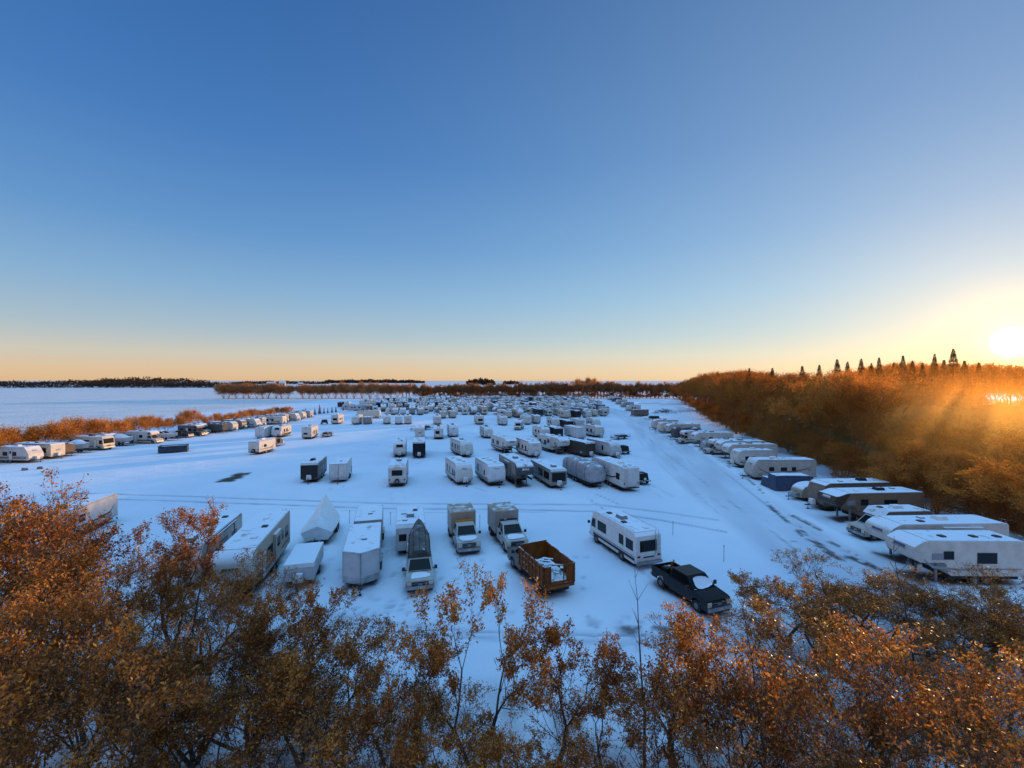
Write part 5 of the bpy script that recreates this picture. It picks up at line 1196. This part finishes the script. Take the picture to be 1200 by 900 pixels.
# wheel ruts where vehicles were backed in
rv = random.Random(8)
for (vx, vy, rz, L_) in VEH:
    if vy > 95 or vx > 25 or rv.random() < .35: continue
    fx, fy = math.cos(rz), math.sin(rz); sg = -1 if fy > 0 else 1; ln = rv.uniform(5, 10); cv = rv.uniform(-.35, .35)
    for w_ in (-.85, .85):
        pts = []
        for k in range(7):
            t = L_ * .4 + ln * k / 6; off = cv * (k / 6) ** 2 * 4; pts.append((vx + sg * fx * t - fy * (w_ + off), vy + sg * fy * t + fx * (w_ + off)))
        d = pdist(pts); m = np.clip(1 - d / .26, 0, 1) * np.clip(vnoise(X, Y, 1.1, 81) + .55, 0, 1); pack_shade = np.maximum(pack_shade, m * rv.uniform(.35, .7)); Z -= .045 * m
xe = np.interp(Y, [b for a, b in EDGE], [a for a, b in EDGE]); litter = np.clip((X - xe - 1.5 + 2 * vnoise(X, Y, 4, 71)) / 2, 0, 1) * (Y > 15) * np.clip((370 - Y) / 10, 0, 1) * (X < xe + 260)
litter = np.maximum(litter, .45 * np.clip((23 - Y) / 3, 0, 1) * (Y > 5) * np.clip(vnoise(X, Y, 1.3, 72) * 2 + .4, 0, 1) * (abs(X) < 40))
field = np.clip((Y - 395) / 10, 0, 1) * (X > -150) + np.clip((-150 - X) / 4, 0, 1) * np.clip((Y - 120) / 30, 0, 1); field = np.clip(field, 0, 1)
me = bpy.data.meshes.new('ground'); ny, nx = X.shape
V = np.stack([X, Y, Z], -1).reshape(-1, 3).astype(np.float32); idx = np.arange(ny * nx, dtype=np.int32).reshape(ny, nx)
Q = np.stack([idx[:-1, :-1], idx[:-1, 1:], idx[1:, 1:], idx[1:, :-1]], -1).reshape(-1, 4)
me.vertices.add(len(V)); me.vertices.foreach_set('co', V.ravel()); me.loops.add(Q.size); me.loops.foreach_set('vertex_index', Q.ravel())
me.polygons.add(len(Q)); me.polygons.foreach_set('loop_start', np.arange(0, Q.size, 4, dtype=np.int32)); me.polygons.foreach_set('use_smooth', np.ones(len(Q), bool))
for nm, arr in (('pack_shade', pack_shade), ('dirt_shade', dirt_shade), ('field', field), ('litter', litter)):
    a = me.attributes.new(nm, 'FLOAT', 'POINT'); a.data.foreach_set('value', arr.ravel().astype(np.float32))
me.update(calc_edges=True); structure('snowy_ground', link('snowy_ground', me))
m, nd, lk = newmat('snow_ground'); out = nd.new('ShaderNodeOutputMaterial'); p = nd.new('ShaderNodeBsdfPrincipled'); lk.new(p.outputs[0], out.inputs[0])
g = nd.new('ShaderNodeNewGeometry'); pos = g.outputs['Position']
def att(n_): a = nd.new('ShaderNodeAttribute'); a.attribute_name = n_; return a.outputs['Fac']
c = ramp(nd, lk, noise(nd, lk, .05, 6, pos), [(.32, (.66, .73, .84)), (.68, (.84, .88, .94))])
c = mixc(nd, lk, mth(nd, lk, 'MULTIPLY', att('pack_shade'), .85), c, (.33, .35, .42))
stub_sunlit = ramp(nd, lk, noise(nd, lk, .9, 3, pos, .7), [(.42, (1, .95, .90)), (.66, (.74, .60, .46))])  # stubble tan, also warmed to paint low sunlight onto the field
c = mixc(nd, lk, mth(nd, lk, 'MULTIPLY', att('field'), .9), c, mixc(nd, lk, 1., c, stub_sunlit, 'MULTIPLY'))
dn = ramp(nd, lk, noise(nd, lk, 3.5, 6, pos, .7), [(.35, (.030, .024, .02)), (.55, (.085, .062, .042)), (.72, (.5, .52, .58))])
c = mixc(nd, lk, att('dirt_shade'), c, dn)
lt = ramp(nd, lk, noise(nd, lk, 1.1, 7, pos, .7), [(.38, (.07, .036, .016)), (.55, (.17, .085, .032)), (.66, (.55, .55, .58))])
c = mixc(nd, lk, att('litter'), c, lt)
lk.new(c, p.inputs['Base Color']); p.inputs['Roughness'].default_value = .85; p.inputs['Specular IOR Level'].default_value = .15
b = nd.new('ShaderNodeBump'); b.inputs['Distance'].default_value = .12; b.inputs['Strength'].default_value = .5
hh = mth(nd, lk, 'ADD', noise(nd, lk, 2.2, 7, pos, .6), mth(nd, lk, 'MULTIPLY', att('field'), mth(nd, lk, 'MULTIPLY', noise(nd, lk, .5, 4, pos, .7), 9.)))
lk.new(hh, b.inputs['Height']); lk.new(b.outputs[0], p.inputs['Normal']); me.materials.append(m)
HAZE = .036
# ------------------------------------------------------------------ vegetation
# forest along the right side
FP = [tree_proto('forest_tree', 40 + k, 16, 7000, .25, leaf_fo, barkf, stems=(2, 1, 3, 2)[k], spread=.22, levels=6, lv0=3, jit_=.45, asp=.5, twigs=3500, droop=.1, zmin=.06, split=(2, 2), side=.5, up=.3, minr=.014, width=1.1, clump=.8, low=.22) for k in range(4)]
AP = [tree_proto('forest_tree', 140 + k, 16, 6000, .30, leaf_glow, barkf, stems=(2, 1)[k], spread=.22, levels=6, lv0=3, jit_=.5, asp=.5, twigs=4500, droop=.1, zmin=.06, split=(2, 2), side=.5, up=.3, minr=.016, width=1.1, clump=.8) for k in range(2)]
usedA = set()
SKY = [(780, 452), (800, 446), (830, 437), (860, 434), (905, 436), (950, 437), (1000, 431), (1060, 427), (1130, 428), (1200, 430), (1400, 430)]
def interp(x, T): return float(np.interp(x, [a for a, b in T], [b for a, b in T]))
fr = random.Random(77); usedF = set(); nf = 0
for row in range(6):
    y = 26. if row else 31.
    while y < 360:
        ex = interp(y, [(b, a) for a, b in EDGE]); x = ex + 1.5 + row * 6.2 + fr.uniform(-2, 2); yy = y + fr.uniform(-2, 2)
        px = 600 + x * FPX / yy; top = interp(px, SKY)
        hmax = CAM_H + (446 - top) * yy / FPX; dens = 1.
        if row == 5 and not 1012 < px < 1400: y += 6; continue
        if px < 1330 and fr.random() < (1. if row < 4 else .8):
            H = hmax * (fr.uniform(.76, .94) if row < 1 else fr.uniform(.92, 1.03) if row > 2 else fr.uniform(.85, 1.0)); H = min(H, 21)
            if px > 1012: H = min(H, fr.uniform(5.5, 8.5))  # trees shaped low toward the sun so its light reaches the foreground
            am = fr.random() < min(.9, max(0, (px - 930) / 170)); o = place_tree(AP[fr.randrange(2)] if am else FP[fr.randrange(4)], x, yy, H / 16 * fr.uniform(.85, 1.1) * (1.6 if px > 1012 else 1), H / 16, fr.uniform(0, 6.28), usedA if am else usedF)
            lab = ('amber-lit low tree at the forest edge behind the nearest fifth wheels', 'low amber trees behind the nearest fifth wheels') if am else ('brown leafless-looking tree in the front line of the forest behind the right row', 'forest edge trees') if row == 0 else ('brown tree deep within the hazy forest on the right', 'trees inside the forest')
            tag(o, lab[0], 'tree', lab[1]); nf += 1
        y += (5.2 + y * .022) * (1 if row < 3 else 1.25)
# the deeper forest toward the sun, taller trees behind the low front
for yy in range(152, 226, 11):
    x = xat(1018, yy)
    while x < xat(1300, yy):
        px = 600 + x * FPX / yy; H = CAM_H + (446 - interp(px, SKY)) * yy / FPX
        o = place_tree(AP[fr.randrange(2)], x + fr.uniform(-2, 2), yy + fr.uniform(-3, 3), H * fr.uniform(.86, .98) / 16, None, None, usedA); o.scale.z = H * fr.uniform(.92, 1.04) / 16
        tag(o, 'amber-lit tree deep in the forest below the sun', 'tree', 'amber forest trees below the sun'); x += fr.uniform(6, 9)
for yy in range(74, 150, 8):
    x = max(xat(1020, yy), interp(yy, [(b, a) for a, b in EDGE]) + 20)
    while x < xat(1290, yy):
        H = fr.uniform(5.5, 9) + max(0, yy - 120) * .05
        o = place_tree(AP[fr.randrange(2)], x + fr.uniform(-2, 2), yy + fr.uniform(-3, 3), H / 16 * 1.5, H / 16, None, usedA); tag(o, 'low amber-lit tree kept short so the sun shines over it', 'tree', 'low amber trees before the sun'); x += fr.uniform(4.5, 7.5)
# low scrub under the forest edge
UP = [tree_proto('forest_shrub', 60 + k, 5, 4200, .22, leaf_fo, barkf, stems=5, spread=.6, levels=4, lv0=2, jit_=.25, twigs=1500, droop=0, zmin=.02, minr=.012, width=1.3, clump=1.) for k in range(2)]
usedU = set(); y = 30.
while y < 300:
    ex = interp(y, [(b, a) for a, b in EDGE]); o = place_tree(UP[fr.randrange(2)], ex - .2 + fr.uniform(-.8, 4.5), y, fr.uniform(.6, 1.25), None, None, usedU); tag(o, 'brown shrub at the foot of the forest edge', 'shrub', 'shrubs along the forest edge'); y += 1.7 + y * .018
# spruces: skyline of the forest, and the little line in the yard
SP = [spruce_proto(5, 12), spruce_proto(9, 12)]; usedS = set()
for px, top, Yd in ((905, 433, 120), (878, 433, 135), (940, 430, 110), (960, 428, 108), (981, 419, 100), (993, 423, 104), (1009, 418, 98), (1021, 425, 100), (1030, 416, 96), (1047, 424, 98), (1058, 413, 92), (1069, 421, 95), (1081, 424, 92), (1095, 410, 88), (1106, 420, 90), (1117, 402, 84), (1130, 421, 88), (1147, 424, 86)):
    top = 429 - (429 - top) * .72; Yd += 48 if px > 1005 else 12
    H = CAM_H + (446 - top) * Yd / FPX; o = place_tree(SP[px % 2], xat(px, Yd), Yd, H / 12 * fr.uniform(.95, 1.35), H / 12, None, usedS)
    tag(o, 'tallest pointed spruce on the forest skyline, left of the sun' if px == 1117 else 'pointed spruce rising above the brown forest skyline', 'spruce', None if px == 1117 else 'spruces on the forest skyline')
for px, py, top in ((358, 485.5, 478), (364, 486, 479.5), (369, 486, 478), (374.5, 485, 474), (379.5, 484.5, 478), (384, 484, 478), (389, 483.5, 476.5), (393.5, 483, 476), (402, 481, 476), (407, 480, 474.5), (414, 479.5, 473.5), (418, 479.5, 475), (421.5, 479, 475), (428.5, 476.5, 470), (435, 475.5, 471), (444, 474.5, 469.5), (450, 474, 470)):
    x, y = at(px, py); H = (py - top) * y / FPX; o = place_tree(SP[int(px) % 2], x, y, H / 12 * 1.15, H / 12, None, usedS)
    tag(o, 'tallest little dark spruce in the line across the snow' if px == 374.5 else 'little dark spruce in the line across the snow', 'spruce', None if px == 374.5 else 'line of little spruces')
# bushes on the left
BP = [tree_proto('bush_tree', 80 + k, 5.5, 6500, .2, leaf_bu, barkf, stems=5, spread=.5, levels=5, lv0=2, jit_=.35, twigs=1200, droop=0, zmin=.12, minr=.012, width=1., clump=.9) for k in range(3)]
usedB = set(); br_ = random.Random(3)
TOPB = [(-60, 498), (0, 500), (60, 498), (85, 498), (95, 490), (130, 494), (165, 489), (200, 490), (222, 482), (260, 484), (300, 480), (320, 477), (335, 478), (345, 481)]
BASEB = [(-60, 549), (0, 536), (60, 530), (130, 518), (200, 506), (260, 499), (320, 490), (345, 487)]
px = -60.
while px < 331:
    py = interp(px, BASEB); x, y = at(px, py); y += br_.uniform(-.8, .8); x = xat(px, y); H = (py - interp(px, TOPB)) * y / FPX * br_.uniform(.9, 1.14)
    o = place_tree(BP[br_.randrange(3)], x, y, H / 5.5 * br_.uniform(.9, 1.15), H / 5.5, None, usedB); tag(o, 'orange-brown bushy tree behind the left row of trailers', 'bushy tree', 'orange bushes behind the left row')
    px += 3.4 * FPX / y * br_.uniform(.75, 1.2)
o = place_tree(BP[1], *at(337, 489), .95, .85, None, usedB); tag(o, 'bare greyish bush standing apart at the far end of the orange bushes', 'bushy tree')
# shelterbelt across the far end of the yard
TP = [tree_proto('shelterbelt_tree', 100 + k, 13, 4200, .5, leaf_be, barkf, stems=(5, 4, 6)[k], spread=.34, levels=5, lv0=2, jit_=.7, twigs=3000, droop=0, zmin=.03, minr=.06, width=1.1, clump=.4, low=.8) for k in range(3)]
TQ = [tree_proto('shelterbelt_tree', 120 + k, 13, 2000, .45, leaf_be, barkf, stems=(5, 4, 6)[k], spread=.24, levels=5, lv0=2, jit_=.5, twigs=3600, droop=0, zmin=.05, minr=.085, width=.85, clump=.6, low=.7, r0=.26) for k in range(3)]
usedT = set(); px = 262.
while px < 812:
    if not (344 < px < 352 or 488 < px < 494):
        y = 376 + br_.uniform(-4, 4); H = br_.uniform(12., 14.5) * (.95 if px < 600 else 1.05); dense = px < 470
        o = place_tree((TP if dense else TQ)[br_.randrange(3)], xat(px, y), y, H / 13 * (1.1 if dense else .8), H / 13, None, usedT)
        tag(o, 'broad brown tree in the rounded left clumps of the far shelterbelt' if dense else 'slim bare brown tree in the far shelterbelt behind the crowded rows', 'tree', 'left clumps of the shelterbelt' if dense else 'slim trees of the shelterbelt')
    px += br_.uniform(6, 10) if px < 470 else br_.uniform(3.2, 5.4)
px = 496.
while px < 806:
    y = 372 + br_.uniform(-2, 2); o = place_tree(UP[br_.randrange(2)], xat(px, y), y, br_.uniform(.9, 1.6), None, None, usedU); o.scale.z *= br_.uniform(.6, 1.); tag(o, 'brown shrub at the foot of the far shelterbelt', 'shrub', 'shrubs under the shelterbelt'); px += br_.uniform(3, 10)
for px in (688, 679, 697): 
    y = 420; o = place_tree(TP[0], xat(px, y), y, 1., (CAM_H + 4 * y / FPX) / 13 * br_.uniform(.9, 1), None, usedT); tag(o, 'taller tree rising above the middle of the shelterbelt', 'tree', 'tall trees behind the shelterbelt')
# far-off woods on the horizon, read as one mass each
def woods(px0, px1, Yd, h0, h1, n, sd):
    g = np.random.default_rng(sd); u = g.uniform(0, 1, n); ph = g.uniform(0, 6, 3)
    hh = (h0 + (h1 - h0) * np.sin(u * np.pi) ** .7) * (.8 + .12 * np.sin(u * 31 + ph[0]) + .08 * np.sin(u * 77 + ph[1]))
    x = xat(px0, Yd) + u * (xat(px1, Yd) - xat(px0, Yd)); P = np.stack([x, Yd + g.normal(size=n) * 15, hh * g.uniform(0, 1, n) ** .7], 1)
    m = leaf_mesh('far_woods', P, Yd / 330, .7, g, np.clip(g.normal(.3, .25, n), 0, 1), 0); m.materials.append(leaf_fw); o = link('far_woods', m); tag(o, kind='stuff')
    tag(o, {0: 'dark brown wood along the left horizon', 1: 'dark strip of trees on the horizon left of centre'}.get(sd, 'small clump of trees on the far horizon'), 'wood')
woods(-120, 300, 950, 8, 16.5, 14000, 0); woods(381, 497, 2600, 14, 22, 5000, 1); woods(272, 385, 1900, 8, 14, 2500, 2); woods(547, 580, 1500, 14, 24, 2500, 4); woods(590, 608, 1700, 10, 16, 800, 5); woods(100, 240, 1200, 16, 26, 6000, 7)
def farm(px, Yd, L, W, H, c, lab):
    root = thing('farm_building', lab, 'building'); root.location = (xat(px, Yd), Yd, 0); root.rotation_euler.z = .3
    mk('wall', box((0, 0, H * .3), (L, W, H * .6)), paint, root, color=c); r_ = mk('roof', prism([(-W / 2 - .5, H * .6), (W / 2 + .5, H * .6), (0, H)], L + 1), roofm, root); r_.rotation_euler.z = R(90)
    for k in (-.25, .2): mk('door', box((L * k, -W / 2 - .05, H * .2), (L * .14, .2, H * .38)), dgraph, root)
farm(318, 1400, 26, 14, 11, (.6, .58, .5), 'pale farm building on the left horizon'); farm(331, 1420, 18, 12, 15, (.7, .66, .58), 'tall pale farm building just right of the other on the horizon'); farm(352, 1500, 14, 10, 9, (.5, .5, .5), 'small grey farm shed on the horizon')

# ------------------------------------------------------------------ foreground trees
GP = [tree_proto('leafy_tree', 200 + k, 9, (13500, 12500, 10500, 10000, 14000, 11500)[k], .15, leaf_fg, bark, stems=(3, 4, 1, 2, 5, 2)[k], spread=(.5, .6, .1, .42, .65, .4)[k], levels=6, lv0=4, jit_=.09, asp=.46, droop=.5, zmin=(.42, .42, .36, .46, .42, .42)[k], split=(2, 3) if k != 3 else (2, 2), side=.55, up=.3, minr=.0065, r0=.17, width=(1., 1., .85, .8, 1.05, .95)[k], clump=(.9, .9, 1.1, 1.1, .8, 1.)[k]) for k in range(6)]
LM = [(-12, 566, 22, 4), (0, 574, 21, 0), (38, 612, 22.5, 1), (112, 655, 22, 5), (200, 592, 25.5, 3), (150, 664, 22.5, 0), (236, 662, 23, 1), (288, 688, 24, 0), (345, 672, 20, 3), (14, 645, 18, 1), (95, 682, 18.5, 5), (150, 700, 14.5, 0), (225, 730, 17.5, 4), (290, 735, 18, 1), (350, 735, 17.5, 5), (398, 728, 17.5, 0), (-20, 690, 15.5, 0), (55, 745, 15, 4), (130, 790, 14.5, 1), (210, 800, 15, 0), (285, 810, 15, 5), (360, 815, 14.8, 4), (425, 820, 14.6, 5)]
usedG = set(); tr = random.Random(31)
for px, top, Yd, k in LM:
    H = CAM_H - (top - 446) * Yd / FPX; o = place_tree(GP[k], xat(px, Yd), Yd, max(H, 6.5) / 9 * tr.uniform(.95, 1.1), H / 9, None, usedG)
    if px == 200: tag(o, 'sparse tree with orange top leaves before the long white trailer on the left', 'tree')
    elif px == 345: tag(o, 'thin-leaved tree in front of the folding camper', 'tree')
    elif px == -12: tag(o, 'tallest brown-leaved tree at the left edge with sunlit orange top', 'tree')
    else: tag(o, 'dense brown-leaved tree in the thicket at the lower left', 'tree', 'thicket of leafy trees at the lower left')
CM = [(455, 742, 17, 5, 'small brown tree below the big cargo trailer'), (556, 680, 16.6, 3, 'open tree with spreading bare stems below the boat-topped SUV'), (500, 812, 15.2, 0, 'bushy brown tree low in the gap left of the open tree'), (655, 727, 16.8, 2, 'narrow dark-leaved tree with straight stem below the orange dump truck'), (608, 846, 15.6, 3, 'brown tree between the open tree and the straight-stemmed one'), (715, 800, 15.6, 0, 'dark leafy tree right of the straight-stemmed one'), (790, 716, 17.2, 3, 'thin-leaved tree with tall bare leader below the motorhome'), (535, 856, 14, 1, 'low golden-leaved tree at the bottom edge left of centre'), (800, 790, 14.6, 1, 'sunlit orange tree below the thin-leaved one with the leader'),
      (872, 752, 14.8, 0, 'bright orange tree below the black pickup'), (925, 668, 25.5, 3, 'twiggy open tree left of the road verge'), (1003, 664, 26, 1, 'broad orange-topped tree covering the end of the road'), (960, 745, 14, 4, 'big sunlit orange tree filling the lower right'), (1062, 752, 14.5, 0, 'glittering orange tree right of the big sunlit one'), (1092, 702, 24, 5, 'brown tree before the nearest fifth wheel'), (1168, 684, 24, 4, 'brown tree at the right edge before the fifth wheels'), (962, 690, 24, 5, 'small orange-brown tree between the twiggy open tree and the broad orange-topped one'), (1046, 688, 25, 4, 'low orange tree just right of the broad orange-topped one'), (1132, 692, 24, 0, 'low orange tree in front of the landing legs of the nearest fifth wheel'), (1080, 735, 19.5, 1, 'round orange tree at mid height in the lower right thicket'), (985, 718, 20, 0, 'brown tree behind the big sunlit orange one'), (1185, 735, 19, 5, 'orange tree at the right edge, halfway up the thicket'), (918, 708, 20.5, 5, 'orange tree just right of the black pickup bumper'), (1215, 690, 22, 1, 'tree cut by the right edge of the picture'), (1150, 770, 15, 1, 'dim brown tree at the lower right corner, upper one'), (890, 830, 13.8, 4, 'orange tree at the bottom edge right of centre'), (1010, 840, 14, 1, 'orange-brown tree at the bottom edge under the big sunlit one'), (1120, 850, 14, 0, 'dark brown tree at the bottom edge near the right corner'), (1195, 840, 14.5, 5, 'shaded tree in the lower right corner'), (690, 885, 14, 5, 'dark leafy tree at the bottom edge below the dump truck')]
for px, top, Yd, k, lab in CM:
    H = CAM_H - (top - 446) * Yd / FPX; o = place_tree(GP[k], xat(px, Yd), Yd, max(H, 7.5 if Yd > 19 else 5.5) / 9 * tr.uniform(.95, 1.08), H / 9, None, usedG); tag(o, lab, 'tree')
# bare whips standing out of the crowns
def whip(px, py0, py1, Yd, lean, lab):
    x = xat(px, Yd); z0, z1 = CAM_H - (py1 - 446) * Yd / FPX, CAM_H - (py0 - 446) * Yd / FPX; r = random.Random(px)
    segs = []; p = Vector((0, 0, -.1)); n = 9
    for k in range(n):
        q = Vector((lean * ((k + 1) / n) ** 1.5 + r.gauss(0, .03), r.gauss(0, .03), z1 * (k + 1) / n)); segs.append((p, q, .06 * (1 - k / n) + .008, .06 * (1 - (k + 1) / n) + .008, 1))
        if k > 3:
            for s in range(2): e = q + Vector((r.gauss(0, .25), r.gauss(0, .2), r.uniform(.3, .7))); segs.append((q, e, .012, .006, 3))
        p = q
    m = seg_mesh('bare_sapling', segs); m.materials.append(bark); o = link('bare_sapling', m); o.location = (x, Yd, 0); tag(o, lab, 'sapling')
whip(757, 678, 900, 16.6, -.35, 'tall bare sapling rising below the black pickup tail'); whip(902, 712, 900, 15, -.9, 'bare leaning sapling in front of the bright orange tree'); whip(215, 600, 800, 20, 1.4, 'bare pole-like sapling leaning right before the long white trailer'); whip(1085, 648, 800, 18, -1.3, 'bare sapling leaning left before the nearest white fifth wheel')

# golden haze volume added as the sun's glare over the low trees, thinning out toward its edges
m, nd, lk = newmat('glare_haze'); out = nd.new('ShaderNodeOutputMaterial'); vs = nd.new('ShaderNodeVolumeScatter')
vs.inputs['Color'].default_value = (1., .44, .11, 1); vs.inputs['Anisotropy'].default_value = .6; lk.new(vs.outputs[0], out.inputs['Volume'])
tc = nd.new('ShaderNodeTexCoord'); vm = nd.new('ShaderNodeVectorMath'); vm.operation = 'MULTIPLY'; vm.inputs[1].default_value = (1 / 66, 1 / 50, 1 / 18); lk.new(tc.outputs['Object'], vm.inputs[0])
vl = nd.new('ShaderNodeVectorMath'); vl.operation = 'LENGTH'; lk.new(vm.outputs[0], vl.inputs[0])
fall = mth(nd, lk, 'SUBTRACT', 1., vl.outputs['Value'], True); fall = mth(nd, lk, 'POWER', fall, 1.6)
lk.new(mth(nd, lk, 'MULTIPLY', fall, HAZE), vs.inputs['Density'])
bm = bmesh.new(); bmesh.ops.create_uvsphere(bm, u_segments=48, v_segments=24, radius=1.)
for q in bm.verts: q.co = Vector((q.co.x * 66, q.co.y * 50, q.co.z * 18))
o = mk('glare_haze', bm, m); o.location = (88, 82, 2.5); o.rotation_euler.z = R(41); tag(o, 'golden haze added as sun glare over the woods below the sun', 'haze', kind='stuff')
